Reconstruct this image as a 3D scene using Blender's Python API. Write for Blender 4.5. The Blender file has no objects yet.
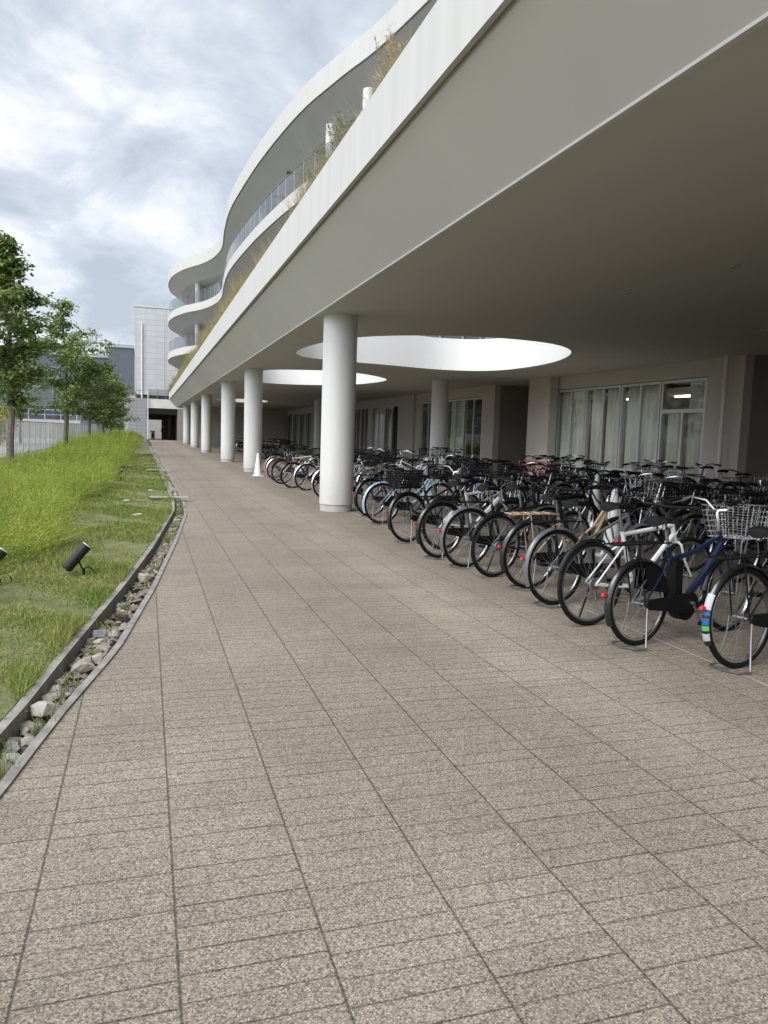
import bpy, bmesh, math, random
import numpy as np
from mathutils import Vector, Matrix
random.seed(7); rng = np.random.default_rng(7)
SC = bpy.context.scene
COL = SC.collection
R_ = math.radians

# ------------------------------------------------------------------ camera, sky, sun, exposure
cam = bpy.data.cameras.new('camera'); camo = bpy.data.objects.new('camera', cam); COL.objects.link(camo)
SC.camera = camo
cam.sensor_fit = 'VERTICAL'; cam.sensor_height = 36.0
F_PX = 755.0
cam.lens = F_PX / 1024.0 * 36.0
cam.clip_start = 0.05; cam.clip_end = 3000
_d1 = Vector(((146 - 384) / F_PX, -(427 - 512) / F_PX, -1)).normalized()
_d2 = Vector(((1146 - 384) / F_PX, -(427 + 33 - 512) / F_PX, -1))
_u = _d2.cross(_d1).normalized()
_u = -_u if _u.y < 0 else _u
_r = _d1.cross(_u)
camo.matrix_world = Matrix.Translation((0, 0, 1.45)) @ Matrix((_r, _d1, _u)).to_4x4()

SUN_EL, SUN_AZ = 52.0, 235.0            # degrees; azimuth of the sun, clockwise from +Y
world = bpy.data.worlds.new('World'); SC.world = world; world.use_nodes = True
def build_world():
    nt = world.node_tree; N = nt.nodes; L = nt.links; N.clear()
    out = N.new('ShaderNodeOutputWorld')
    sky = N.new('ShaderNodeTexSky'); sky.sky_type = 'NISHITA'; sky.sun_disc = False
    sky.sun_elevation = R_(SUN_EL); sky.sun_rotation = R_(SUN_AZ)
    bg1 = N.new('ShaderNodeBackground'); bg1.inputs[1].default_value = 0.11
    L.new(sky.outputs[0], bg1.inputs[0])
    tc = N.new('ShaderNodeTexCoord'); sp = N.new('ShaderNodeSeparateXYZ'); L.new(tc.outputs['Generated'], sp.inputs[0])
    mx = N.new('ShaderNodeMath'); mx.operation = 'MAXIMUM'; mx.inputs[1].default_value = 0.0; L.new(sp.outputs[2], mx.inputs[0])
    ad = N.new('ShaderNodeMath'); ad.operation = 'ADD'; ad.inputs[1].default_value = 0.42; L.new(mx.outputs[0], ad.inputs[0])
    dx = N.new('ShaderNodeMath'); dx.operation = 'DIVIDE'; L.new(sp.outputs[0], dx.inputs[0]); L.new(ad.outputs[0], dx.inputs[1])
    dy = N.new('ShaderNodeMath'); dy.operation = 'DIVIDE'; L.new(sp.outputs[1], dy.inputs[0]); L.new(ad.outputs[0], dy.inputs[1])
    cb = N.new('ShaderNodeCombineXYZ'); L.new(dx.outputs[0], cb.inputs[0]); L.new(dy.outputs[0], cb.inputs[1])
    n1 = N.new('ShaderNodeTexNoise'); n1.inputs['Scale'].default_value = 3.2; n1.inputs['Detail'].default_value = 12; n1.inputs['Roughness'].default_value = 0.6
    n1.inputs['Distortion'].default_value = 0.35
    L.new(cb.outputs[0], n1.inputs['Vector'])
    r1 = N.new('ShaderNodeValToRGB'); L.new(n1.outputs['Fac'], r1.inputs[0])
    e = r1.color_ramp.elements
    e[0].position = 0.36; e[0].color = (0.48, 0.53, 0.615, 1)
    e[1].position = 0.62; e[1].color = (1.0, 1.005, 1.015, 1)
    m = e.new(0.49); m.color = (0.66, 0.71, 0.78, 1)
    bg2 = N.new('ShaderNodeBackground'); L.new(r1.outputs[0], bg2.inputs[0])
    # the cloud deck is brighter around the hidden sun
    dt = N.new('ShaderNodeVectorMath'); dt.operation = 'DOT_PRODUCT'; L.new(tc.outputs['Generated'], dt.inputs[0])
    dt.inputs[1].default_value = (math.sin(R_(SUN_AZ)) * math.cos(R_(SUN_EL)), math.cos(R_(SUN_AZ)) * math.cos(R_(SUN_EL)), math.sin(R_(SUN_EL)))
    mr = N.new('ShaderNodeMapRange'); mr.interpolation_type = 'SMOOTHSTEP'; L.new(dt.outputs['Value'], mr.inputs[0])
    mr.inputs[1].default_value = 0.45; mr.inputs[2].default_value = 1.0; mr.inputs[3].default_value = 0.62; mr.inputs[4].default_value = 2.4
    L.new(mr.outputs[0], bg2.inputs[1])
    mix = N.new('ShaderNodeMixShader'); mix.inputs[0].default_value = 0.9
    L.new(bg1.outputs[0], mix.inputs[1]); L.new(bg2.outputs[0], mix.inputs[2]); L.new(mix.outputs[0], out.inputs[0])
build_world()
sun = bpy.data.lights.new('sun', 'SUN'); sun.energy = 1.3; sun.angle = R_(28); sun.color = (1.0, 0.96, 0.9)
suno = bpy.data.objects.new('sun', sun); COL.objects.link(suno)
_sd = Vector((math.sin(R_(SUN_AZ)) * math.cos(R_(SUN_EL)), math.cos(R_(SUN_AZ)) * math.cos(R_(SUN_EL)), math.sin(R_(SUN_EL))))
suno.rotation_euler = _sd.to_track_quat('Z', 'Y').to_euler(); suno.location = (-10, -10, 40)
vs = SC.view_settings
vs.view_transform = 'Standard'; vs.look = 'None'; vs.exposure = 0.88; vs.gamma = 1.0; vs.use_curve_mapping = False
SC.cycles.use_denoising = True
SC.cycles.max_bounces = 7; SC.cycles.diffuse_bounces = 5; SC.cycles.glossy_bounces = 3; SC.cycles.transparent_max_bounces = 16
SC.cycles.transmission_bounces = 4
SC.cycles.caustics_reflective = False; SC.cycles.caustics_refractive = False
SC.cycles.sample_clamp_indirect = 6

# ------------------------------------------------------------------ materials
def mat(name, col, rough=0.6, metal=0.0, var=0.0, scale=3.0, bump=0.0, bscale=40.0, spec=0.5, island=0.0, transl=0.0, col2=None, detail=5, coat=0.0, stretch=None):
    m = bpy.data.materials.new(name); m.use_nodes = True
    nt = m.node_tree; N = nt.nodes; L = nt.links
    b = N['Principled BSDF']; out = N['Material Output']
    b.inputs['Base Color'].default_value = (*col, 1); b.inputs['Roughness'].default_value = rough
    b.inputs['Metallic'].default_value = metal; b.inputs['Specular IOR Level'].default_value = spec
    b.inputs['Coat Weight'].default_value = coat
    cur = None
    g = N.new('ShaderNodeNewGeometry')
    if var > 0 or col2:
        n = N.new('ShaderNodeTexNoise'); n.inputs['Scale'].default_value = scale; n.inputs['Detail'].default_value = detail
        if stretch:
            mp = N.new('ShaderNodeMapping'); mp.inputs['Scale'].default_value = stretch
            L.new(g.outputs['Position'], mp.inputs[0]); L.new(mp.outputs[0], n.inputs['Vector'])
        else: L.new(g.outputs['Position'], n.inputs['Vector'])
        rp = N.new('ShaderNodeValToRGB'); L.new(n.outputs['Fac'], rp.inputs[0])
        e = rp.color_ramp.elements; e[0].position = 0.3; e[1].position = 0.7
        c2 = col2 or tuple(min(1, c * (1 + var)) for c in col)
        c1 = col if col2 else tuple(c * (1 - var) for c in col)
        e[0].color = (*c1, 1); e[1].color = (*c2, 1); cur = rp.outputs[0]
    if island > 0:
        hs = N.new('ShaderNodeHueSaturation')
        m1 = N.new('ShaderNodeMapRange'); L.new(g.outputs['Random Per Island'], m1.inputs[0]); m1.inputs[3].default_value = 1 - island; m1.inputs[4].default_value = 1 + island
        m2 = N.new('ShaderNodeMath'); m2.operation = 'MULTIPLY'; m2.inputs[1].default_value = 7.31; L.new(g.outputs['Random Per Island'], m2.inputs[0])
        m3 = N.new('ShaderNodeMath'); m3.operation = 'FRACT'; L.new(m2.outputs[0], m3.inputs[0])
        m4 = N.new('ShaderNodeMapRange'); L.new(m3.outputs[0], m4.inputs[0]); m4.inputs[3].default_value = 0.5 - island * 0.06; m4.inputs[4].default_value = 0.5 + island * 0.06
        L.new(m1.outputs[0], hs.inputs['Value']); L.new(m4.outputs[0], hs.inputs['Hue'])
        if cur: L.new(cur, hs.inputs['Color'])
        else: hs.inputs['Color'].default_value = (*col, 1)
        cur = hs.outputs[0]
    if cur: L.new(cur, b.inputs['Base Color'])
    if bump > 0:
        n2 = N.new('ShaderNodeTexNoise'); n2.inputs['Scale'].default_value = bscale; n2.inputs['Detail'].default_value = 4
        L.new(g.outputs['Position'], n2.inputs['Vector'])
        bp = N.new('ShaderNodeBump'); bp.inputs['Strength'].default_value = bump; bp.inputs['Distance'].default_value = 0.02
        L.new(n2.outputs['Fac'], bp.inputs['Height']); L.new(bp.outputs[0], b.inputs['Normal'])
    if transl > 0:
        t = N.new('ShaderNodeBsdfTranslucent'); mx = N.new('ShaderNodeMixShader'); mx.inputs[0].default_value = transl
        if cur: L.new(cur, t.inputs[0])
        else: t.inputs[0].default_value = (*col, 1)
        L.new(b.outputs[0], mx.inputs[1]); L.new(t.outputs[0], mx.inputs[2]); L.new(mx.outputs[0], out.inputs[0])
    return m
def glass_mat(name, tint, alpha, rough=0.02):
    m = bpy.data.materials.new(name); m.use_nodes = True
    nt = m.node_tree; N = nt.nodes; L = nt.links; N.clear()
    out = N.new('ShaderNodeOutputMaterial'); t = N.new('ShaderNodeBsdfTransparent'); t.inputs[0].default_value = (*tint, 1)
    g = N.new('ShaderNodeBsdfGlossy'); g.inputs['Roughness'].default_value = rough
    lw = N.new('ShaderNodeLayerWeight'); lw.inputs[0].default_value = 0.5
    fr = N.new('ShaderNodeMath'); fr.operation = 'POWER'; L.new(lw.outputs['Facing'], fr.inputs[0]); fr.inputs[1].default_value = 5
    a = N.new('ShaderNodeMath'); a.operation = 'ADD'; a.use_clamp = True; a.inputs[1].default_value = alpha; L.new(fr.outputs[0], a.inputs[0])
    mx = N.new('ShaderNodeMixShader'); L.new(a.outputs[0], mx.inputs[0]); L.new(t.outputs[0], mx.inputs[1]); L.new(g.outputs[0], mx.inputs[2])
    L.new(mx.outputs[0], out.inputs[0]); return m
def emit_mat(name, col, s):
    m = bpy.data.materials.new(name); m.use_nodes = True
    b = m.node_tree.nodes['Principled BSDF']; b.inputs['Emission Color'].default_value = (*col, 1); b.inputs['Emission Strength'].default_value = s
    return m

M = {}
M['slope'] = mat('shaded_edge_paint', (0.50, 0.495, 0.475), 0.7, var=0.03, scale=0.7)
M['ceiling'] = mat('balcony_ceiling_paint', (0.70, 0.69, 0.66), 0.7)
M['white'] = mat('white_paint', (0.62, 0.62, 0.605), 0.65, var=0.05, scale=1.4, stretch=(1, 1, 1), bump=0.04, bscale=30)
M['fascia'] = mat('streaked_white_paint', (0.525, 0.52, 0.50), 0.65, var=0.055, scale=1.0, stretch=(4, 4, 0.25), bump=0.04, bscale=30)
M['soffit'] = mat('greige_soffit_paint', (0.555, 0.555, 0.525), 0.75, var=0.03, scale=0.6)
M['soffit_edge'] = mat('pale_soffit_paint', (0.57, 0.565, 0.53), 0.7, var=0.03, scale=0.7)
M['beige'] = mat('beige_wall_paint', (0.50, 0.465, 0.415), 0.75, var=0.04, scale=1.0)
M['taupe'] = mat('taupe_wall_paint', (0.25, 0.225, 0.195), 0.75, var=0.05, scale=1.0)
M['alu'] = mat('aluminium_frame', (0.60, 0.61, 0.60), 0.45, 0.25)
M['panel'] = mat('grey_panel', (0.36, 0.37, 0.37), 0.5)
M['glass'] = glass_mat('window_glass', (0.93, 0.96, 0.94), 0.06)
M['rail_glass'] = glass_mat('balcony_glass', (0.42, 0.47, 0.52), 0.10, 0.1)
M['curtain'] = mat('pale_curtain', (0.78, 0.80, 0.74), 0.8, var=0.18, scale=2, transl=0.22, stretch=(3, 3, .3))
M['dark'] = mat('dark_interior', (0.05, 0.05, 0.05), 0.8)
M['steel'] = mat('galvanised_steel', (0.45, 0.46, 0.47), 0.45, 0.7, var=0.1, scale=6)
M['chrome'] = mat('polished_steel', (0.68, 0.68, 0.69), 0.25, 1.0)
M['alu_dull'] = mat('dull_alloy', (0.32, 0.32, 0.33), 0.4, 0.9)
M['rubber'] = mat('tyre_rubber', (0.008, 0.008, 0.009), 0.75, spec=0.22)
M['plastic'] = mat('black_plastic', (0.008, 0.008, 0.009), 0.45, spec=0.22)
M['vinyl'] = mat('black_vinyl', (0.010, 0.010, 0.011), 0.4, spec=0.22)
M['brown'] = mat('brown_vinyl', (0.07, 0.035, 0.02), 0.5)
M['tan'] = mat('tan_rack_paint', (0.42, 0.30, 0.19), 0.5)
M['red_reflector'] = mat('red_reflector', (0.55, 0.012, 0.012), 0.2, coat=0.5)
M['clear'] = mat('pale_lens', (0.72, 0.73, 0.72), 0.15, coat=0.5)
M['sticker_blue'] = mat('blue_sticker', (0.02, 0.10, 0.32), 0.4)
M['sticker_green'] = mat('green_sticker', (0.10, 0.42, 0.10), 0.4)
M['sticker_white'] = mat('white_sticker', (0.42, 0.44, 0.46), 0.4)
PAINT = {
 'black': mat('black_frame_paint', (0.010, 0.010, 0.012), 0.3, coat=0.3),
 'navy': mat('navy_frame_paint', (0.007, 0.014, 0.05), 0.25, coat=0.5),
 'white': mat('white_frame_paint', (0.70, 0.71, 0.71), 0.3, coat=0.4),
 'silver': mat('silver_frame_paint', (0.48, 0.49, 0.50), 0.3, 0.7),
 'grey': mat('grey_frame_paint', (0.12, 0.12, 0.13), 0.35, coat=0.3),
 'sky': mat('pale_blue_frame_paint', (0.30, 0.46, 0.56), 0.3, coat=0.4),
 'tan': mat('tan_frame_paint', (0.40, 0.29, 0.18), 0.4, coat=0.2),
 'red': mat('red_frame_paint', (0.32, 0.015, 0.018), 0.3, coat=0.4),
 'brown': mat('brown_frame_paint', (0.09, 0.045, 0.025), 0.35, coat=0.3),
 'yellow': mat('yellow_frame_paint', (0.55, 0.33, 0.03), 0.35, coat=0.3),
 'green': mat('dark_green_frame_paint', (0.02, 0.06, 0.03), 0.35, coat=0.3),
 'maroon': mat('maroon_frame_paint', (0.12, 0.012, 0.02), 0.35, coat=0.3),
}

# ------------------------------------------------------------------ mesh builder
class MB:
    def __init__(s): s.v = []; s.f = []; s.m = []
    def add(s, v, f, mi=0):
        o = len(s.v); s.v += [tuple(p) for p in v]; s.f += [tuple(i + o for i in q) for q in f]; s.m += [mi] * len(f)
    def box(s, x0, x1, y0, y1, z0, z1, mi=0):
        v = [(x, y, z) for x in (x0, x1) for y in (y0, y1) for z in (z0, z1)]
        s.add(v, [(0, 1, 3, 2), (4, 6, 7, 5), (0, 4, 5, 1), (2, 3, 7, 6), (0, 2, 6, 4), (1, 5, 7, 3)], mi)
    def tube(s, pts, r, n=6, closed=False, mi=0, cap=True, flat=1.0):
        P = [Vector(p) for p in pts]; k = len(P)
        rs = r if isinstance(r, (list, tuple)) else [r] * k
        v = []; up = None
        for i in range(k):
            if closed: t = (P[(i + 1) % k] - P[i - 1])
            else: t = P[min(i + 1, k - 1)] - P[max(i - 1, 0)]
            t.normalize()
            if up is None:
                a = Vector((0, 0, 1)) if abs(t.z) < 0.9 else Vector((1, 0, 0))
                up = (a - t * a.dot(t)).normalized()
            else:
                up = up - t * up.dot(t)
                up = up.normalized() if up.length > 1e-6 else t.orthogonal().normalized()
            sd = t.cross(up)
            for j in range(n):
                an = 2 * math.pi * j / n
                v.append(P[i] + up * (math.cos(an) * rs[i] * flat) + sd * (math.sin(an) * rs[i]))
        f = []
        for i in range(k if closed else k - 1):
            a = i * n; b = ((i + 1) % k) * n
            for j in range(n): f.append((a + j, a + (j + 1) % n, b + (j + 1) % n, b + j))
        if cap and not closed: f.append(tuple(range(n - 1, -1, -1))); f.append(tuple((k - 1) * n + j for j in range(n)))
        s.add(v, f, mi)
    def torus(s, c, R, r, n=32, k=8, mi=0, flat=1.0):   # axis along Y
        s.tube([(c[0] + R * math.cos(2 * math.pi * i / n), c[1], c[2] + R * math.sin(2 * math.pi * i / n)) for i in range(n)], r, k, True, mi)
    def lathe(s, prof, c=(0, 0, 0), n=24, mi=0, axis='Z', caps=True):
        v = []; k = len(prof)
        for (r, h) in prof:
            for j in range(n):
                a = 2 * math.pi * j / n
                x, y = r * math.cos(a), r * math.sin(a)
                v.append((c[0] + x, c[1] + y, c[2] + h) if axis == 'Z' else (c[0] + x, c[1] + h, c[2] + y))
        f = [(i * n + j, i * n + (j + 1) % n, (i + 1) * n + (j + 1) % n, (i + 1) * n + j) for i in range(k - 1) for j in range(n)]
        if caps: f += [tuple(range(n - 1, -1, -1)), tuple((k - 1) * n + j for j in range(n))]
        s.add(v, f, mi)
    def grid(s, rows, mi=0, closed=False, mis=None):    # rows of equal length
        n = len(rows[0]); v = [p for r in rows for p in r]
        for i in range(len(rows) - 1):
            pass
        f = []; ms = []
        for i in range(len(rows) - 1):
            for j in range(n if closed else n - 1):
                f.append((i * n + j, i * n + (j + 1) % n, (i + 1) * n + (j + 1) % n, (i + 1) * n + j)); ms.append(mis[j] if mis else mi)
        o = len(s.v); s.v += [tuple(p) for p in v]; s.f += [tuple(a + o for a in q) for q in f]; s.m += ms
    def merge(s, o, remap=None):
        k = len(s.v); s.v += o.v; s.f += [tuple(i + k for i in q) for q in o.f]; s.m += [remap[i] if remap else i for i in o.m]
    def mesh(s, name, mats, smooth=40):
        me = bpy.data.meshes.new(name); me.from_pydata(s.v, [], s.f)
        for m in (mats if isinstance(mats, (list, tuple)) else [mats]): me.materials.append(m)
        me.polygons.foreach_set('material_index', s.m)
        bm = bmesh.new(); bm.from_mesh(me); bmesh.ops.recalc_face_normals(bm, faces=bm.faces); bm.to_mesh(me); bm.free()
        if smooth:
            me.polygons.foreach_set('use_smooth', [True] * len(me.polygons)); me.set_sharp_from_angle(angle=R_(smooth))
        me.update(); return me
    def build(s, name, mats, parent=None, smooth=40, loc=None):
        o = bpy.data.objects.new(name, s.mesh(name, mats, smooth)); COL.objects.link(o)
        if parent: o.parent = parent
        if loc: o.location = loc
        return o
def tag(o, label=None, cat=None, group=None, kind=None):
    if label: o['label'] = label
    if cat: o['category'] = cat
    if group: o['group'] = group
    if kind: o['kind'] = kind
    return o
def thing(name, label, cat, loc=(0, 0, 0), rz=0.0, group=None):
    o = bpy.data.objects.new(name, None); COL.objects.link(o); o.location = loc; o.rotation_euler = (0, 0, rz)
    o.empty_display_size = 0.1
    return tag(o, label, cat, group)
def tri_mesh(name, verts, material, parent=None, tri=3):
    n = len(verts)
    if tri == 5:       # bent blade: quad below, triangle above, sharing vertices
        k = n // 5; o = np.arange(k, dtype=np.int32)[:, None] * 5
        li = np.concatenate([o + np.array([[0, 1, 2, 4]], np.int32), o + np.array([[4, 2, 3]], np.int32)], 1).ravel()
        st = (np.arange(k, dtype=np.int32)[:, None] * 7 + np.array([[0, 4]], np.int32)).ravel(); tot = np.tile(np.array([4, 3], np.int32), k)
    else:
        li = np.arange(n, dtype=np.int32); st = np.arange(0, n, tri, dtype=np.int32); tot = np.full(n // tri, tri, np.int32)
    me = bpy.data.meshes.new(name); me.vertices.add(n); me.vertices.foreach_set('co', np.asarray(verts, np.float32).ravel())
    me.loops.add(len(li)); me.loops.foreach_set('vertex_index', li)
    me.polygons.add(len(st)); me.polygons.foreach_set('loop_start', st); me.polygons.foreach_set('loop_total', tot)
    me.materials.append(material); me.update(calc_edges=True)
    o = bpy.data.objects.new(name, me); COL.objects.link(o)
    if parent: o.parent = parent
    return o
def catmull(P, step=0.5, closed=False):
    P = [np.array(p, float) for p in P]; out = []; n = len(P)
    for i in range(n if closed else n - 1):
        if closed: p0, p1, p2, p3 = P[i - 1], P[i], P[(i + 1) % n], P[(i + 2) % n]
        else: p0, p1, p2, p3 = P[max(i - 1, 0)], P[i], P[i + 1], P[min(i + 2, n - 1)]
        k = max(2, int(np.linalg.norm(p2 - p1) / step))
        for j in range(k):
            t = j / k
            out.append(0.5 * ((2 * p1) + (-p0 + p2) * t + (2 * p0 - 5 * p1 + 4 * p2 - p3) * t * t + (-p0 + 3 * p1 - 3 * p2 + p3) * t ** 3))
    if not closed: out.append(P[-1])
    return np.array(out)
def offset(C, d):        # inwards = to the right of travel direction
    T = np.gradient(C, axis=0); T /= np.linalg.norm(T, axis=1)[:, None]
    Nn = np.stack([T[:, 1], -T[:, 0]], 1)
    return C + Nn * d
def fill_poly(name, loops, z, material, parent=None, mb=None, mi=0):
    bm = bmesh.new(); edges = []
    for lp in loops:
        vs_ = [bm.verts.new((p[0], p[1], z)) for p in lp]
        for i in range(len(vs_)): edges.append(bm.edges.new((vs_[i], vs_[(i + 1) % len(vs_)])))
    bmesh.ops.triangle_fill(bm, edges=edges, use_beauty=True)
    bm.verts.index_update()
    v = [tuple(q.co) for q in bm.verts]; f = [tuple(q.index for q in fc.verts) for fc in bm.faces]; bm.free()
    mb.add(v, f, mi)

# ------------------------------------------------------------------ ground, path, kerbs
KI = np.array([(-1.9, -8), (-1.55, -4), (-1.12, 0), (-0.72, 2.2), (-0.536, 3.09), (-0.403, 3.9), (-0.16, 5.08), (0.088, 7.04), (0.399, 10.09), (0.659, 13.04), (0.74, 15.5), (0.70, 23.2), (0.60, 45), (0.40, 92)], float)
KO = np.array([(-2.3, -8), (-1.95, -4), (-1.50, 0), (-1.05, 2.2), (-0.78, 3.1), (-0.645, 3.76), (-0.50, 4.93), (-0.22, 7.0), (0.046, 9.28), (0.431, 13.4), (0.48, 15.0), (0.42, 24.1), (0.26, 45), (-0.05, 92)], float)
KO[:, 0] += 0.045
def kx(K, y): return np.interp(y, K[:, 1], K[:, 0])
YS = np.concatenate([np.arange(-8, 30, 0.4), np.arange(30, 92.1, 2.0)])

def paving_material():
    m = bpy.data.materials.new('exposed_aggregate_paving'); m.use_nodes = True
    nt = m.node_tree; N = nt.nodes; L = nt.links; b = N['Principled BSDF']
    g = N.new('ShaderNodeNewGeometry'); sp = N.new('ShaderNodeSeparateXYZ'); L.new(g.outputs['Position'], sp.inputs[0])
    def math_(op, a, c=None, d=None):
        n = N.new('ShaderNodeMath'); n.operation = op
        for i, q in enumerate((a, c, d)):
            if q is None: continue
            if isinstance(q, (int, float)): n.inputs[i].default_value = q
            else: L.new(q, n.inputs[i])
        return n.outputs[0]
    # aggregate
    vo = N.new('ShaderNodeTexVoronoi'); vo.inputs['Scale'].default_value = 180; L.new(g.outputs['Position'], vo.inputs['Vector'])
    sc = N.new('ShaderNodeSeparateColor'); L.new(vo.outputs['Color'], sc.inputs[0])
    rp = N.new('ShaderNodeValToRGB'); L.new(sc.outputs[0], rp.inputs[0]); e = rp.color_ramp.elements
    rp.color_ramp.interpolation = 'CONSTANT'
    cols = [(0.0, (0.116, 0.095, 0.074)), (0.18, (0.217, 0.178, 0.138)), (0.40, (0.293, 0.244, 0.191)), (0.60, (0.363, 0.316, 0.254)), (0.76, (0.243, 0.209, 0.165)), (0.88, (0.404, 0.359, 0.291)), (0.95, (0.323, 0.254, 0.179))]
    e[0].position, e[0].color = cols[0][0], (*cols[0][1], 1); e[1].position, e[1].color = cols[1][0], (*cols[1][1], 1)
    for p, c in cols[2:]: q = e.new(p); q.color = (*c, 1)
    # cement between pebbles
    dd = N.new('ShaderNodeMapRange'); L.new(vo.outputs['Distance'], dd.inputs[0]); dd.inputs[1].default_value = 0.45; dd.inputs[2].default_value = 0.8; dd.inputs[3].default_value = 0; dd.inputs[4].default_value = 0.75
    mc = N.new('ShaderNodeMixRGB'); L.new(dd.outputs[0], mc.inputs[0]); L.new(rp.outputs[0], mc.inputs[1]); mc.inputs[2].default_value = (0.15, 0.13, 0.108, 1)
    # large scale wear
    nz = N.new('ShaderNodeTexNoise'); nz.inputs['Scale'].default_value = 0.55; nz.inputs['Detail'].default_value = 6; L.new(g.outputs['Position'], nz.inputs['Vector'])
    nr = N.new('ShaderNodeMapRange'); L.new(nz.outputs['Fac'], nr.inputs[0]); nr.inputs[1].default_value = 0.3; nr.inputs[2].default_value = 0.7; nr.inputs[3].default_value = 0.9; nr.inputs[4].default_value = 1.1
    # tiles: columns 0.408 wide, boards 0.1 deep
    cx = math_('DIVIDE', math_('ADD', sp.outputs[0], 0.322), 0.4075)
    ci = math_('FLOOR', cx); cf = math_('FRACT', cx)
    wn = N.new('ShaderNodeTexWhiteNoise'); wn.noise_dimensions = '1D'; L.new(ci, wn.inputs['W'])
    ry = math_('DIVIDE', math_('ADD', sp.outputs[1], math_('MULTIPLY', wn.outputs['Value'], 0.03)), 0.102)
    ri = math_('FLOOR', ry); rf = math_('FRACT', ry)
    ex = math_('MULTIPLY', math_('MINIMUM', cf, math_('SUBTRACT', 1.0, cf)), 0.4075)
    ey = math_('MULTIPLY', math_('MINIMUM', rf, math_('SUBTRACT', 1.0, rf)), 0.102)
    # wobble
    nw = N.new('ShaderNodeTexNoise'); nw.inputs['Scale'].default_value = 25; L.new(g.outputs['Position'], nw.inputs['Vector'])
    wob = math_('MULTIPLY', math_('SUBTRACT', nw.outputs['Fac'], 0.5), 0.004)
    wn2 = N.new('ShaderNodeTexWhiteNoise'); wn2.noise_dimensions = '2D'
    cbv = N.new('ShaderNodeCombineXYZ'); L.new(ci, cbv.inputs[0]); L.new(math_('FLOOR', math_('ADD', ry, 0.5)), cbv.inputs[1]); L.new(cbv.outputs[0], wn2.inputs['Vector'])
    def line(d, w): 
        q = N.new('ShaderNodeMapRange'); L.new(math_('ADD', d, wob), q.inputs[0]); q.inputs[1].default_value = w * 0.5; q.inputs[2].default_value = w * 1.6; q.inputs[3].default_value = 1; q.inputs[4].default_value = 0
        return q.outputs[0]
    lx = line(ex, 0.0036)
    wnx = N.new('ShaderNodeTexNoise'); wnx.inputs['Scale'].default_value = 0.9; L.new(g.outputs['Position'], wnx.inputs['Vector'])
    stg = N.new('ShaderNodeMapRange'); L.new(wn2.outputs['Value'], stg.inputs[0]); stg.inputs[1].default_value = 0.1; stg.inputs[2].default_value = 1; stg.inputs[3].default_value = 0.4; stg.inputs[4].default_value = 1.0
    ly = math_('MULTIPLY', line(ey, 0.0029), stg.outputs[0])
    lines = math_('MAXIMUM', math_('MULTIPLY', lx, 0.85), ly)
    # board tone
    wn3 = N.new('ShaderNodeTexWhiteNoise'); wn3.noise_dimensions = '2D'
    cb3 = N.new('ShaderNodeCombineXYZ'); L.new(ci, cb3.inputs[0]); L.new(math_('FLOOR', math_('DIVIDE', ri, 3.0)), cb3.inputs[1]); L.new(cb3.outputs[0], wn3.inputs['Vector'])
    tone = N.new('ShaderNodeMapRange'); L.new(wn3.outputs['Value'], tone.inputs[0]); tone.inputs[3].default_value = 0.94; tone.inputs[4].default_value = 1.05
    # a paler strip along the path below the roof edge, and small dark spots
    pale_strip = N.new('ShaderNodeMapRange'); pale_strip.interpolation_type = 'SMOOTHSTEP'; L.new(math_('ABSOLUTE', math_('SUBTRACT', math_('ADD', sp.outputs[0], math_('MULTIPLY', nz.outputs['Fac'], 0.5)), 2.75)), pale_strip.inputs[0])
    pale_strip.inputs[1].default_value = 0.0; pale_strip.inputs[2].default_value = 0.75; pale_strip.inputs[3].default_value = 1.2; pale_strip.inputs[4].default_value = 0.97
    ns = N.new('ShaderNodeTexNoise'); ns.inputs['Scale'].default_value = 7; ns.inputs['Detail'].default_value = 3; L.new(g.outputs['Position'], ns.inputs['Vector'])
    sr = N.new('ShaderNodeMapRange'); L.new(ns.outputs['Fac'], sr.inputs[0]); sr.inputs[1].default_value = 0.66; sr.inputs[2].default_value = 0.76; sr.inputs[3].default_value = 1; sr.inputs[4].default_value = 0.78
    nm = N.new('ShaderNodeTexNoise'); nm.inputs['Scale'].default_value = 2.4; nm.inputs['Detail'].default_value = 8; nm.inputs['Roughness'].default_value = .65; L.new(g.outputs['Position'], nm.inputs['Vector'])
    mr_ = N.new('ShaderNodeMapRange'); L.new(nm.outputs['Fac'], mr_.inputs[0]); mr_.inputs[1].default_value = 0.3; mr_.inputs[2].default_value = 0.7; mr_.inputs[3].default_value = 0.92; mr_.inputs[4].default_value = 1.08
    surface_tone = math_('MULTIPLY', math_('MULTIPLY', pale_strip.outputs[0], sr.outputs[0]), mr_.outputs[0])
    tot = math_('MULTIPLY', math_('MULTIPLY', math_('MULTIPLY', nr.outputs[0], tone.outputs[0]), surface_tone), math_('SUBTRACT', 1.0, math_('MULTIPLY', lines, 0.72)))
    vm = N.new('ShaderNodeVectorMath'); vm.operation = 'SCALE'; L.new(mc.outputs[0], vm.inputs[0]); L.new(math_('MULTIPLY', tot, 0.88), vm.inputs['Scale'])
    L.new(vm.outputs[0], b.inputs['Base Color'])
    b.inputs['Roughness'].default_value = 0.78; b.inputs['Specular IOR Level'].default_value = 0.35
    hh = math_('SUBTRACT', math_('MULTIPLY', math_('SUBTRACT', 1.0, vo.outputs['Distance']), 0.25), lines)
    bp = N.new('ShaderNodeBump'); bp.inputs['Strength'].default_value = 0.5; bp.inputs['Distance'].default_value = 0.004; L.new(hh, bp.inputs['Height']); L.new(bp.outputs[0], b.inputs['Normal'])
    return m
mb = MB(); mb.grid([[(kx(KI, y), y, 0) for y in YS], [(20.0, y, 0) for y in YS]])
tag(mb.build('path', paving_material(), smooth=0), kind='structure')
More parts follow.
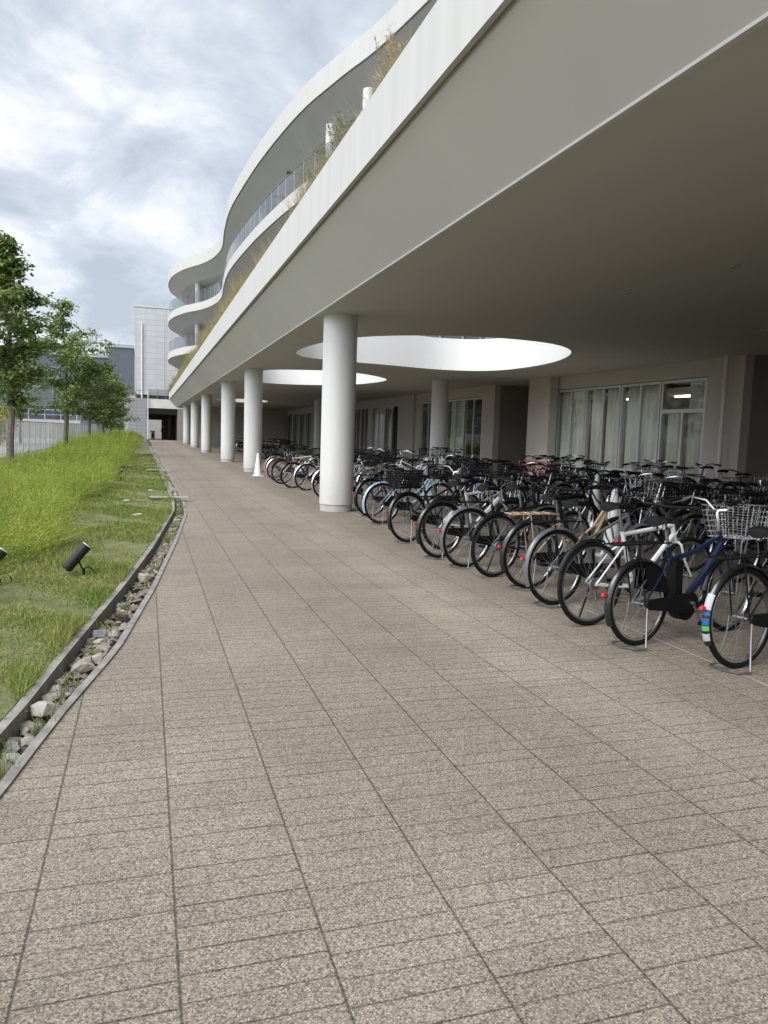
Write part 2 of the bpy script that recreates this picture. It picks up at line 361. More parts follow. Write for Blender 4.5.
for nm, K, sgn, h0, h1 in (('kerb', KI, -1, -0.1, 0.012), ('kerb', KO, -1, -0.1, 0.05)):
    mb = MB(); w = 0.045 if K is KI else 0.05
    rows = []
    for y in YS:
        x = kx(K, y); rows.append([(x, y, h0), (x, y, h1), (x + sgn * w, y, h1), (x + sgn * w, y, h0)])
    mb.grid(rows)
    tag(mb.build(nm, mat('kerb_concrete', (0.21, 0.195, 0.175), 0.85, var=0.3, scale=9, bump=0.3, bscale=60), smooth=20), kind='structure')
M['trench'] = mat('trench_soil', (0.06, 0.05, 0.04), 0.95, var=0.4, scale=20, bump=0.6, bscale=50)
mb = MB(); mb.grid([[(kx(KO, y) - 0.03, y, -0.055) for y in YS], [(kx(KI, y) - 0.02, y, -0.055) for y in YS]])
tag(mb.build('gravel_bed', M['trench'], smooth=0), kind='structure')
# lawn sheet (soil with grass on it), gently uneven
M['lawn'] = mat('lawn_soil', (0.075, 0.10, 0.03), 0.95, scale=4.5, col2=(0.17, 0.15, 0.075), bump=1.0, bscale=25, detail=8)
def hgt(x, y): return 0.035 + 0.02 * math.sin(x * 2.1 + y * 0.7) * math.sin(y * 1.3 - x)
mb = MB(); rows = []
for y in YS:
    xo = kx(KO, y) - 0.07
    rows.append([(xo + 0.005, y, 0.04)] + [(xo - d, y, hgt(xo - d, y)) for d in (0.15, 0.4, 0.8, 1.3, 2, 3, 4, 4.6)] + [(xo - 5.2, y, 0.0)])
mb.grid(rows); tag(mb.build('lawn', M['lawn']), kind='structure')
mb = MB(); mb.add([(-900, -900, -0.12), (900, -900, -0.12), (900, 900, -0.12), (-900, 900, -0.12)], [(0, 1, 2, 3)])
tag(mb.build('ground', mat('earth', (0.16, 0.15, 0.12), 0.9, var=0.3, scale=0.3), smooth=0), kind='structure')
mb = MB(); mb.add([(-14.5, -10, -0.08), (-5.9, -10, -0.08), (-5.9, 140, -0.08), (-14.5, 140, -0.08)], [(0, 1, 2, 3)])
tag(mb.build('road', mat('pale_road', (0.30, 0.295, 0.28), 0.9, var=0.15, scale=0.8), smooth=0), kind='structure')
# parking guide line
mb = MB(); mb.add([(3.62, 2, 0.004), (3.632, 2, 0.004), (3.632, 26, 0.004), (3.62, 26, 0.004)], [(0, 1, 2, 3)])
tag(mb.build('road_marking', mat('worn_line_paint', (0.40, 0.385, 0.35), 0.8, var=0.3, scale=12), smooth=0), kind='structure')

# ------------------------------------------------------------------ the curved building
Q = catmull([(2.23, -12), (2.23, 20), (2.23, 50), (2.23, 78), (2.35, 82), (2.9, 85), (4.2, 87), (7, 88), (20, 88)], 0.6)
P = catmull([(10.5, -12), (10.0, 8), (9.2, 18), (8.0, 26.1), (7.1, 29.7), (6.25, 33.5), (5.55, 39.2), (5.12, 45.1), (4.95, 49.8), (5.1, 54.4), (5.4, 59.4), (5.15, 62.8), (4.45, 65.7), (3.2, 68.6), (2.4, 71.6), (2.06, 74.5), (2.1, 78.5), (2.7, 82.5), (4.3, 85.6), (8, 87.2), (20, 87.6)], 0.5)
bld = thing('curved_building', 'white multi-storey building with wavy balconies over an open bicycle parking hall', 'building')
BX = 20.0
def close_poly(C): return [tuple(p) for p in C] + [(BX, C[0][1])] if abs(C[-1][0] - BX) < 1.5 else [tuple(p) for p in C]
def back(C):
    C = [tuple(p) for p in C]
    return C + [(BX + 0.5, C[-1][1]), (BX + 0.5, C[0][1])]
def edge_band(name, C, zt, zb, zs, d, kerb_in=0.22, parent=bld, top_in=None, wall=None):
    # vertical white band, small drip groove, sloped underside
    prof = [(kerb_in, (top_in if top_in else zt - 0.25)), (kerb_in, zt), (0.015, zt), (0, zt - 0.015), (0, zb), (0.045, zb), (0.045, zb + 0.04), (0.085, zb + 0.04), (0.085, zb - 0.03), (d - 0.02, zs + 0.0)]
    rows = [[(x, y, z) for x, y in offset(C, dd)] for dd, z in prof]
    mb = MB()
    for i in range(len(rows) - 1): mb.grid([rows[i], rows[i + 1]], 0 if i < 5 else 1)
    return mb.build(name, [M['fascia'], wall or M['soffit_edge']], parent, 35)
def hole_loop(pts): return [tuple(p) for p in catmull(pts, 0.35, True)]
H1 = hole_loop([(3.85, 20.3), (4.0, 18.2), (4.6, 16.5), (5.65, 15.55), (6.8, 15.1), (8.0, 15.1), (9.05, 15.55), (10.0, 16.7), (10.7, 18.7), (10.85, 20.8), (10.45, 22.4), (9.1, 23.0), (6.9, 22.5), (5.2, 22.15), (4.25, 21.6)])
H2 = hole_loop([(3.9, 28.6), (4.2, 27.0), (5.1, 26.3), (6.4, 25.9), (7.8, 26.8), (9.0, 28.6), (9.0, 31.0), (8.3, 33.0), (6.7, 34.4), (5.0, 34.3), (4.1, 32.0)])
H3 = hole_loop([(4.9, 56), (5.6, 53.5), (7.6, 53.6), (8.6, 56.5), (7.8, 59.5), (5.6, 59.4)])
mb = MB(); SO = offset(Q, 0.74)
SOL = [p for p in SO if p[0] <= BX]
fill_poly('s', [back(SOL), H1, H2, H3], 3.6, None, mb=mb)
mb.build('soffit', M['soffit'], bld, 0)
M['skylight'] = mat('skylight_white_paint', (0.84, 0.84, 0.83), 0.6, var=0.02, scale=1)
for Hh in (H1, H2, H3):
    mb = MB(); mb.grid([[(*p, 3.6) for p in Hh + [Hh[0]]], [(*p, 4.6) for p in Hh + [Hh[0]]]])
    c = np.mean(Hh, 0); o2 = [tuple(c + (np.array(p) - c) * (1 + 0.18 / np.linalg.norm(np.array(p) - c))) for p in Hh]
    mb.grid([[(*p, 4.6) for p in Hh + [Hh[0]]], [(*p, 4.6) for p in o2 + [o2[0]]], [(*p, 4.5) for p in o2 + [o2[0]]]])
    mb.build('skylight_wall', M['skylight'], bld, 40)
for Hh in (H1, H2):
    mb = MB(); c = np.mean(Hh, 0); o2 = [tuple(c + (np.array(p) - c) * (1 + 0.09 / np.linalg.norm(np.array(p) - c))) for p in Hh]
    for z in (4.75, 4.93, 5.11): mb.tube([(*p, z) for p in o2], 0.012, 5, True)
    for p in o2[::5]: mb.tube([(*p, 4.58), (*p, 5.11)], 0.014, 5)
    mb.build('skylight_railing', M['steel'], bld)
edge_band('terrace_fascia', Q, 4.95, 4.30, 3.6, 0.74, top_in=4.5)
mb = MB(); mb.grid([[(x, y, z) for x, y in offset(Q, d)] for d, z in ((0.715, 3.625), (0.715, 3.582), (0.755, 3.582), (0.755, 3.61))])
mb.build('drip_bead', mat('pale_bead_paint', (0.62, 0.615, 0.59), 0.6), bld, 0)
mb = MB(); fill_poly('t', [back([p for p in offset(Q, 0.2) if p[0] <= BX]), H1, H2, H3], 4.55, None, mb=mb)
mb.build('terrace_deck', mat('terrace_soil', (0.11, 0.09, 0.06), 0.9, var=0.3, scale=3), bld, 0)

LEV = [(8.45, 7.85, 7.15), (11.95, 11.33, 10.62), (15.95, 15.02, 14.15)]
for k, (zt, zb, zs) in enumerate(LEV):
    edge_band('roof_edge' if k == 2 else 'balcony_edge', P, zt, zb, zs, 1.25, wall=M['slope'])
    mb = MB(); ins = offset(P, 1.24); fill_poly('u', [back([p for p in ins if p[0] <= BX])], zs, None, mb=mb)
    fill_poly('v', [back([p for p in offset(P, 0.2) if p[0] <= BX])], zt - 0.14, None, mb=mb, mi=1)
    mb.build('upper_soffit', [M['ceiling'], M['panel']], bld, 0)
# railings, storey walls, columns
def resample(C, step):
    s = np.concatenate([[0], np.cumsum(np.linalg.norm(np.diff(C, axis=0), axis=1))])
    q = np.arange(0, s[-1], step); return np.stack([np.interp(q, s, C[:, 0]), np.interp(q, s, C[:, 1])], 1)
Pv = P[(P[:, 1] > 20)]
for k, zt in enumerate((8.45, 11.95)):
    C = resample(offset(Pv, 0.12), 0.4); C = C[C[:, 0] < 12]
    rl = MB(); rl.tube([(x, y, zt + 1.02) for x, y in C], 0.022, 6)
    for x, y in C[::3]: rl.tube([(x, y, zt - 0.05), (x, y, zt + 1.02)], 0.016, 5)
    r = rl.build('railing', M['alu_dull'], bld)
    g = MB(); g.grid([[(x, y, zt + 0.06) for x, y in C], [(x, y, zt + 0.96) for x, y in C]]); g.build('glass_panel', M['rail_glass'], r)
M['upper_glass'] = mat('upper_window_glass', (0.10, 0.115, 0.125), 0.08, spec=0.8)
for k, (z0, z1) in enumerate(((4.7, 7.2), (8.3, 10.7), (11.8, 14.2))):
    C = resample(offset(P, 3.4), 1.55); C = C[(C[:, 0] < 16) & (C[:, 1] > 6)]
    w = MB(); panes = []
    for i in range(len(C) - 1):
        a, b = C[i], C[i + 1]
        if i % 4 == 3: w.grid([[(*a, z0), (*b, z0)], [(*a, z1), (*b, z1)]])
        else:
            w.grid([[(*a, z1 - 0.22), (*b, z1 - 0.22)], [(*a, z1), (*b, z1)]]); panes.append((a, b))
    wl = w.build('upper_wall', M['beige'], bld, 0)
    for a, b in panes:
        d = (b - a) / np.linalg.norm(b - a); n = np.array([d[1], -d[0]])
        pm = MB(); pm.grid([[(*(a + n * 0.05), z0 + .05), (*(b + n * 0.05), z0 + .05)], [(*(a + n * 0.05), z1 - 0.25), (*(b + n * 0.05), z1 - 0.25)]])
        fr = MB()
        fr.tube([(*a, z0), (*a, z1 - .22)], 0.04, 4); fr.tube([(*a, z1 - .25), (*b, z1 - .25)], 0.04, 4); fr.tube([(*b, z0), (*b, z1 - .22)], 0.03, 4)
        wo = fr.build('window', M['alu'], bld, 0); pm.build('pane', M['upper_glass'], wo, 0)
    # privacy partitions running out from the wall near the far tip
    O = resample(offset(P, 1.7), 1.0); I = offset(O, 1.75)
    for i in range(0, len(O), 6):
        if O[i][1] < 62 or O[i][0] > 12: continue
        d = I[i] - O[i]; pm = MB(); t = np.array([-d[1], d[0]]) / np.linalg.norm(d) * 0.06
        ring = [O[i] - t, O[i] + t, I[i] + t, I[i] - t]
        pm.grid([[(*q, z0) for q in ring + ring[:1]], [(*q, z1) for q in ring + ring[:1]]]); pm.build('partition', M['beige'], bld, 0)
for (x, y), zz in (((7.35, 32.1), (2,)), ((7.9, 28.4), (2,)), ((6.6, 46), (0, 1, 2)), ((6.5, 58), (0, 1, 2)), ((4.35, 70.0), (0, 1, 2)), ((3.9, 79), (0, 1, 2))):
    for k in zz:
        z0, z1 = ((4.7, 7.16), (8.3, 10.64), (11.8, 14.16))[k]
        c = MB(); c.lathe([(0.24, z0), (0.24, z1)], (x, y, 0), 20); c.build('column', M['white'], bld)
# recessed lamps in the top soffit
for (x, y) in ((6.9, 38.5), (6.9, 42.5), (7.6, 35.2)):
    c = MB(); c.box(x - 0.3, x + 0.3, y - 0.12, y + 0.12, 14.12, 14.16); c.build('recessed_lamp', M['dark'], bld, 0)
# ground floor columns: white paint, scuffed and splashed near the foot
M['column'] = mat('column_paint', (0.63, 0.63, 0.615), 0.6, var=0.05, scale=1.5, stretch=(4, 4, .4))
def grime():
    nt = M['column'].node_tree; N = nt.nodes; L = nt.links; b = N['Principled BSDF']; src = b.inputs['Base Color'].links[0].from_socket
    g = N.new('ShaderNodeNewGeometry'); sp = N.new('ShaderNodeSeparateXYZ'); L.new(g.outputs['Position'], sp.inputs[0])
    n = N.new('ShaderNodeTexNoise'); n.inputs['Scale'].default_value = 9; n.inputs['Detail'].default_value = 6; L.new(g.outputs['Position'], n.inputs['Vector'])
    mr = N.new('ShaderNodeMapRange'); L.new(sp.outputs[2], mr.inputs[0]); mr.inputs[1].default_value = .1; mr.inputs[2].default_value = .75; mr.inputs[3].default_value = .55; mr.inputs[4].default_value = 0
    mu = N.new('ShaderNodeMath'); mu.operation = 'MULTIPLY'; L.new(mr.outputs[0], mu.inputs[0]); L.new(n.outputs['Fac'], mu.inputs[1])
    mx = N.new('ShaderNodeMixRGB'); L.new(mu.outputs[0], mx.inputs[0]); L.new(src, mx.inputs[1]); mx.inputs[2].default_value = (.30, .27, .22, 1); L.new(mx.outputs[0], b.inputs['Base Color'])
grime()
COLS = [(3.42, 13.8), (3.60, 26.95), (3.55, 35.0), (3.60, 48.6), (3.62, 60.5), (3.62, 73.0), (10.75, 27.3), (10.75, 48.6)]
for (x, y) in COLS:
    c = MB(); c.lathe([(0.315, 0.13), (0.315, 3.61)], (x, y, 0), 40); co = c.build('column', M['column'], bld)
    c = MB(); c.lathe([(0.302, 0.0), (0.302, 0.132)], (x, y, 0), 40); c.build('column_base', mat('base_concrete', (0.42, 0.41, 0.39), 0.8, var=0.1, scale=8), co)

# ground floor facade
FX = 13.4
w = MB()
def fw(y0, y1, x0=FX, x1=FX + 0.25, z0=-0.02, z1=3.66):
    w = MB(); w.box(x0, x1, y0, y1, z0, z1); w.build('lintel' if z0 > 1 else 'wall_pier', M['beige'], bld, 0)
fw(14.62, 15.86)
fw(23.18, 23.9, FX, FX + .25); fw(23.0, 24.5, 13.05, 13.36)
fw(28.0, 29.1); fw(33.2, 34.6); fw(36.6, 40.2); fw(45.4, 46.2); fw(52, 54)
for y0, y1 in ((15.86, 23.18), (29.1, 33.2), (34.6, 36.6), (40.2, 45.4), (46.2, 52), (54, 88)): fw(y0, y1, FX + 0.003, FX + .247, 3.17, 3.66)
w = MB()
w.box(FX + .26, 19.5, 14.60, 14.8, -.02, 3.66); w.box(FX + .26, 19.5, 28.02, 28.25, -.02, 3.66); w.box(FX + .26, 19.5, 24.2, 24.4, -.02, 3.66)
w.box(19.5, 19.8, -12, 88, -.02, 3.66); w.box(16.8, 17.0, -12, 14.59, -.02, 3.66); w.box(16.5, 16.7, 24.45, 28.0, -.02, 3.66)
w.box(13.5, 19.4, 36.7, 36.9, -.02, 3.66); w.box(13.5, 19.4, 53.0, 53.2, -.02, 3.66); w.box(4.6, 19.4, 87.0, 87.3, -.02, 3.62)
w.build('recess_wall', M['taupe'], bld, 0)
w = MB(); w.box(4.3, 4.5, 75, 87, 3.1, 3.62); w.box(4.5, 13.3, 75, 75.2, -.02, 3.62); w.build('entrance_wall', M['beige'], bld, 0)
def window(y0, y1, z0, z1, stile=True, x=FX, transom=None, pw=0.035):
    f = MB(); xo = x + 0.02
    f.box(xo, xo + .1, y0, y0 + .07, z0, z1); f.box(xo, xo + .1, y1 - .07, y1, z0, z1)
    f.box(xo + .003, xo + .097, y0 + .07, y1 - .07, z1 - .07, z1); f.box(xo + .003, xo + .097, y0 + .07, y1 - .07, z0, z0 + .07)
    zt = transom or z1 - .07
    if transom: f.box(xo + .003, xo + .097, y0 + .07, y1 - .07, transom - .05, transom + .05)
    if stile:
        ym = (y0 + y1) / 2; f.box(xo + .02, xo + .08, ym - pw, ym + pw, z0 + .07, zt - (.05 if transom else 0))
    o = f.build('window', M['alu'], bld, 0)
    p = MB(); p.add([(xo + .05, y0 + .07, z0 + .07), (xo + .05, y1 - .07, z0 + .07), (xo + .05, y1 - .07, z1 - .07), (xo + .05, y0 + .07, z1 - .07)], [(0, 1, 2, 3)])
    p.build('pane', M['glass'], o, 0)
    if z0 > 0.2:
        s = MB(); s.box(xo + .01, xo + .09, y0, y1, -0.02, z0 - .003); s.build('spandrel_panel', M['panel'], o, 0)
        s = MB(); s.box(xo - .03, xo + .11, y0 - .01, y1 + .01, z0 - .03, z0 + .004); s.build('sill', M['alu'], o, 0)
    return o
BAYS = [(15.88, 17.62), (17.66, 19.46), (19.5, 21.34), (21.38, 23.14)]
window(15.88, 17.62, 0.05, 3.15, True, transom=2.33)
for b in BAYS[1:]: window(*b, 0.62, 3.15)
window(29.14, 31.1, 0.05, 3.15); window(31.14, 33.16, 0.05, 3.15); window(34.64, 36.56, 0.05, 3.15)
for i in range(2): window(40.24 + i * 2.6, 42.8 + i * 2.6, 0.05, 3.15)
for i in range(3): window(46.24 + i * 1.92, 48.12 + i * 1.92, 0.05, 3.15)
for i in range(11): window(54.04 + i * 3.0, 57.0 + i * 3.0, 0.05, 3.15)
for i in range(4): window(75 + i * 3, 77.96 + i * 3, 0.03, 3.1, x=4.28)
# downpipe, skirting pipe
c = MB(); c.tube([(13.22, 15.02, 0), (13.22, 15.02, 3.62)], 0.055, 12)
for z in (0.6, 1.8, 3.0): c.tube([(13.22, 15.02, z), (13.22, 15.02, z + .04)], 0.066, 12)
c.build('downpipe', mat('pipe_paint', (0.68, 0.65, 0.60), 0.5), bld); c = MB(); c.tube([(13.28, 37.4, 0), (13.28, 37.4, 3.62)], 0.05, 10)
c.build('downpipe', mat('pipe_paint', (0.46, 0.43, 0.38), 0.5), bld)
# soffit fittings
for (x, y) in ((12.5, 16.2), (6.7, 7.6), (6.6, 9.6), (12.2, 22.6), (12.6, 26.0), (10.9, 11.5)):
    c = MB(); c.lathe([(0.05, 3.578), (0.06, 3.588), (0.06, 3.605)], (x, y, 0), 16); c.build('recessed_lamp', M['panel'], bld)
# room behind the windows: partition, ceiling tube
def curtain(y0, y1, z0, z1, label, x=FX + .22):
    n = int((y1 - y0) / 0.012); ph = random.random() * 9
    rows = []
    for j, z in enumerate((z0, (z0 + z1) / 2, z1)):
        rows.append([(x + 0.05 * math.sin((y0 + i * 0.012) * 48 + ph + 1.2 * math.sin(i * .021)) + 0.012 * math.sin(i * .05 + j), y0 + i * 0.012, z) for i in range(n)])
    m_ = MB(); m_.grid(rows); return tag(m_.build('curtain', M['curtain'], None, 80), label, 'curtain', 'curtains behind the ground floor windows')
curtain(15.96, 16.7, 0.08, 3.1, 'pale pleated curtain behind the right leaf of the glass door nearest the downpipe')
curtain(17.0, 17.5, 0.08, 2.3, 'narrow gathered curtain behind the left leaf of the glass door')
curtain(17.75, 19.38, 0.5, 3.08, 'pale green pleated curtain filling the window just left of the glass door')
curtain(19.6, 20.45, 0.5, 3.08, 'pale curtain covering the right half of the middle window, second left of the door')
curtain(20.75, 21.28, 0.5, 3.08, 'narrow pale curtain on the left edge of the middle window, second left of the door')
curtain(21.45, 23.06, 0.5, 3.08, 'whitish pleated curtain filling the window beside the beige pilaster')
curtain(31.3, 33.0, 0.1, 3.08, 'grey curtain in the farther glazed bay just behind the inner round column')
curtain(42.9, 45.2, 0.1, 3.08, 'dim curtain behind the far windows between the beige wall and second column')
for i in range(7): curtain(54.2 + i * 3.0, 55.7 + i * 3.0 , 0.1, 3.08, 'pale curtain behind the long row of far windows seen beyond the tall front columns')
w = MB(); w.box(13.9, 19.4, 14.81, 14.9, 0, 3.5); w.box(13.9, 19.4, 23.9, 24.0, 0, 3.5); w.box(18.5, 18.6, 14.9, 23.9, 0, 3.5); w.build('room_wall', M['beige'], bld, 0); w = MB(); w.box(13.9, 18.49, 14.91, 23.89, 2.9, 3.0); w.build('room_ceiling', M['ceiling'], bld, 0)
c = MB(); c.box(15.18, 15.24, 18.0, 19.3, 2.86, 2.90)
tag(c.build('ceiling_lamp', emit_mat('tube_light', (1.0, 0.93, 0.8), 12.0), None, 0), 'lit tube lamp on the room ceiling seen through the transom above the door', 'lamp')
c = MB(); c.box(15.18, 15.24, 20.4, 21.7, 2.86, 2.90)
tag(c.build('ceiling_lamp', bpy.data.materials['tube_light'], None, 0), 'second lit tube lamp in the room behind the curtained windows', 'lamp')
c = MB(); c.box(14.4, 14.95, 16.95, 17.3, 0.0, 0.9); c.box(14.35, 15.0, 16.9, 17.35, 0.9, 0.95)
tag(c.build('cabinet', M['brown'], None, 0), 'dark low cabinet standing behind the left leaf of the glass door', 'cabinet')

# ------------------------------------------------------------------ planting on the terrace
def rand_unit(n):
    v = rng.normal(size=(n, 3)); return v / np.linalg.norm(v, axis=1)[:, None]
def blades(base, h, lean, w):     # base (n,3), lean (n,2) horizontal displacement of tip, w (n,) -> 2 tris per blade (bent)
    n = len(base); a = rng.uniform(0, 2 * np.pi, n); s = np.stack([np.cos(a), np.sin(a), np.zeros(n)], 1) * w[:, None]
    mid = base + np.concatenate([lean * 0.35, (h * 0.6)[:, None]], 1); tip = base + np.concatenate([lean, h[:, None]], 1)
    return np.stack([base - s, base + s, mid + s * .8, tip, mid - s * .8], 1).reshape(-1, 3)    # one 5-gon per blade
M['dry_grass'] = mat('dry_terrace_grass', (0.24, 0.24, 0.08), 0.8, island=0.45, transl=0.3, scale=0.5, col2=(0.42, 0.34, 0.19))
n = 75000
y = 7.5 + 78.5 * rng.random(n) ** 1.1; x = 2.5 + 1.2 * rng.random(n) ** 1.7
h = (0.4 + 0.75 * rng.random(n) ** 1.6) * (0.75 + 0.35 * np.sin(y * 0.9) * np.sin(y * 0.37) + np.clip((y - 12) / 60, 0, .35)); h = np.clip(h, .25, 1.4)
tag(tri_mesh('terrace_grass', blades(np.stack([x, y, np.full(n, 4.56)], 1), h + .13, rng.normal(0, .16, (n, 2)) + np.array([-.08, 0]), 0.0022 + 0.002 * rng.random(n) + y * .00012), M['dry_grass'], tri=5),
    'dry yellow-green grass growing along the terrace edge', 'grass', kind='stuff')
def terrace_plant(name, x, y, hh, ns, label, kind, col):
    t = thing(name, label, 'plant', (x, y, 4.56), group='tall plants on the terrace edge')
    st = MB(); L_ = []
    for i in range(ns):
        a = random.uniform(0, 6.28); l = random.uniform(.05, .28); H_ = hh * random.uniform(.6, 1)
        dx, dy = l * math.cos(a) - .05, l * math.sin(a)
        b0 = (random.uniform(-.15, .15), random.uniform(-.15, .15), 0)
        pts = [b0, (b0[0] + dx * .3, b0[1] + dy * .3, H_ * .5), (b0[0] + dx, b0[1] + dy, H_)]
        st.tube(pts, [0.007, 0.005, 0.002], 4)
        for j in range(130 if kind == 'plume' else 120):
            f = random.uniform(.45, 1) if kind == 'plume' else random.uniform(.15, 1)
            p = np.array(pts[1]) * (1 - max(0, (f - .5) * 2)) + np.array(pts[2]) * max(0, (f - .5) * 2) if f > .5 else np.array(pts[0]) * (1 - f * 2) + np.array(pts[1]) * f * 2
            L_.append(p)
    st.build('stem', mat('dry_stem', (0.25, 0.2, 0.11), 0.8), t)
    L_ = np.array(L_); n = len(L_); d = rand_unit(n) * np.array([1, 1, .6]) + np.array([0, 0, .5]); s = rand_unit(n)
    ln = rng.uniform(.04, .09, n)[:, None]; wd = .0055 if kind == 'plume' else .008
    L_ = L_ + rand_unit(n) * .02
    tri_mesh('leaves', np.stack([L_, L_ + d * ln * .5 + s * wd, L_ + d * ln, L_ + d * ln * .5 - s * wd], 1).reshape(-1, 3), col, t, 4)
    return t
M['plume'] = mat('dry_plume', (0.46, 0.37, 0.22), 0.8, island=0.3, transl=0.3)
M['pale_leaf'] = mat('pale_leaf', (0.28, 0.27, 0.17), 0.8, island=0.5, transl=0.3)
M['green_leaf'] = mat('terrace_leaf', (0.12, 0.15, 0.05), 0.7, island=0.4, transl=0.3)
terrace_plant('tall_grass_plant', 2.62, 8.5, 1.5, 9, 'tallest dry beige grass plumes standing on the white parapet edge near the top', 'plume', M['plume'])
terrace_plant('tall_grass_plant', 2.65, 7.75, 1.1, 7, 'shorter dry grass tuft highest up along the white parapet', 'plume', M['plume'])
terrace_plant('flowering_plant', 2.62, 10.3, 1.2, 14, 'bushy plant with whitish flower heads above the parapet, below the tall plumes', 'leaf', M['pale_leaf'])
terrace_plant('leafy_plant', 2.65, 9.3, 0.75, 10, 'small green leafy plant between the tall plumes and the whitish flowering plant', 'leaf', M['green_leaf'])
terrace_plant('leafy_plant', 2.6, 11.2, .9, 14, 'straggly pinkish brown plant on the parapet, just above the glass balcony railing', 'leaf', M['pale_leaf'])

# ------------------------------------------------------------------ far buildings
def tile_mat(name, col, tw, th, line, axis='X'):
    m = bpy.data.materials.new(name); m.use_nodes = True
    nt = m.node_tree; N = nt.nodes; L = nt.links; b = N['Principled BSDF']
    g = N.new('ShaderNodeNewGeometry'); sp = N.new('ShaderNodeSeparateXYZ'); L.new(g.outputs['Position'], sp.inputs[0])
    cb = N.new('ShaderNodeCombineXYZ'); L.new(sp.outputs[0 if axis == 'X' else 1], cb.inputs[0]); L.new(sp.outputs[2], cb.inputs[1])
    br = N.new('ShaderNodeTexBrick'); br.offset = 0.0; br.inputs['Scale'].default_value = 1; br.inputs['Brick Width'].default_value = tw; br.inputs['Row Height'].default_value = th
    br.inputs['Mortar Size'].default_value = 0.025; br.inputs['Color1'].default_value = (*col, 1); br.inputs['Color2'].default_value = (*[c * .93 for c in col], 1); br.inputs['Mortar'].default_value = (*line, 1)
    L.new(cb.outputs[0], br.inputs['Vector']); L.new(br.outputs[0], b.inputs['Base Color']); b.inputs['Roughness'].default_value = 0.6
    return m
TY = 92.0
tw = thing('panel_tower', 'pale grey panelled windowless tower beyond the end of the path', 'building')
w = MB(); w.box(-1.25, 14, TY, 108, 5.15, 15.0); w.build('wall', tile_mat('pale_panel', (0.52, 0.53, 0.545), 1.1, 0.62, (0.38, 0.39, 0.41)), tw, 0)
w = MB(); w.box(-1.3, 14.05, TY - .06, 108.05, 15.0, 15.12); w.build('coping', M['white'], tw, 0)
w = MB(); w.box(-1.95, 0.10, TY - .25, 104, -.1, 4.72); w.build('base_wall', tile_mat('grey_stone', (0.30, 0.31, 0.325), 1.0, 0.4, (0.2, 0.21, 0.22)), tw, 0)
w = MB(); w.box(-1.0, 13.9, TY + .15, 107, 4.70, 5.16); w.build('shadow_gap', M['dark'], tw, 0)
w = MB(); w.box(0.10, 14, TY - .2, 104, 3.65, 4.70); w.build('bridge_beam', M['white'], tw, 0)
w = MB(); w.tube([(-0.45, TY - .1, 4.75), (-0.45, TY - .1, 13.2)], 0.09, 8); w.build('vent_pipe', M['white'], tw)
w = MB(); w.tube([(0.22, TY - .4, 0), (0.22, TY - .4, 5.6)], 0.06, 8); w.build('downpipe', M['white'], tw)
w = MB(); w.box(1.95, 2.0, TY - .03, TY + .02, 5.2, 15); w.build('panel_joint', M['alu'], tw, 0)
rl = MB()
for z in (5.1, 5.4, 5.75): rl.tube([(0.3, TY - .1, z), (9, TY - .1, z)], 0.03, 5)
for i in range(10): rl.tube([(0.3 + i * .95, TY - .1, 4.7), (0.3 + i * .95, TY - .1, 5.75)], 0.03, 5)
rl.build('railing', M['alu_dull'], tw)
w = MB(); w.box(3.5, 14, TY - .15, 103.9, -.1, 3.65); w.box(2.6, 2.9, 98, 98.3, -.1, 3.65); w.box(1.9, 3.5, 101.5, 101.7, -.1, 3.65); w.box(0.1, 1.9, 101.5, 101.7, 2.4, 3.65)
w.build('passage_wall', M['taupe'], tw, 0)
w = MB(); w.box(0.11, 3.5, 96, 96.3, 3.05, 3.64); w.build('passage_beam', M['panel'], tw, 0)
w = MB(); w.lathe([(0.12, 0), (0.12, .25), (0.03, .3)], (3.4, TY - .15, 7.6), 12); w.build('wall_lamp', M['white'], tw)
def block(name, label, x0, x1, y0, y1, z1, m, rows, parapet=None, group='dark buildings across the road'):
    t = thing(name, label, 'building', group=group)
    b = MB(); b.box(x0, x1, y0, y1, -.1, z1); b.build('wall', m, t, 0)
    b = MB(); b.box(x0 - .15, x1 + .15, y0 - .15, y1 + .15, z1 - .25, z1 + .25); b.build('roof', M['panel'], t, 0)
    for (za, zb) in rows:
        k = max(1, int((x1 - x0) / 3))
        for i in range(k):
            a = x0 + (x1 - x0) * (i + .08) / k; c = x0 + (x1 - x0) * (i + .92) / k
            q = MB(); q.box(a, c, y0 - .05, y0 + .05, za, zb); wo = q.build('window', M['alu_dull'], t, 0)
            q = MB(); q.box(a + .1, c - .1, y0 - .08, y0 - .052, za + .1, zb - .1); q.build('pane', M['upper_glass'], wo, 0)
    return t
M['navy_clad'] = tile_mat('navy_cladding', (0.055, 0.065, 0.09), 0.6, 3.0, (0.03, 0.035, 0.05))
M['slate_clad'] = tile_mat('slate_cladding', (0.105, 0.118, 0.14), 0.8, 3.2, (0.09, 0.10, 0.12))
block('office_building', 'dark slate building with stepped roofline just left of the pale tower', -5.6, -2.0, 128, 150, 14.0, M['slate_clad'], ())
block('office_building', 'wide dark slate building showing behind the row of trees', -26, -5.7, 132, 150, 12.6, M['slate_clad'], ((8.5, 10.5), (4.5, 6.5)))
block('office_building', 'low navy building with glazed upper storey behind the nearest tree', -21, -9.5, 92, 106, 6.6, M['navy_clad'], ((3.4, 5.6),))
w = MB(); w.box(-40, -6.6, 86, 86.4, -.1, 1.9)
tag(w.build('boundary_wall', mat('pale_wall', (0.40, 0.39, 0.37), 0.8, var=0.08, scale=1), None, 0), 'long pale wall across the road behind the mesh fence', 'wall')
w = thing('steel_fence', 'pale steel railing on the wall across the road', 'fence')
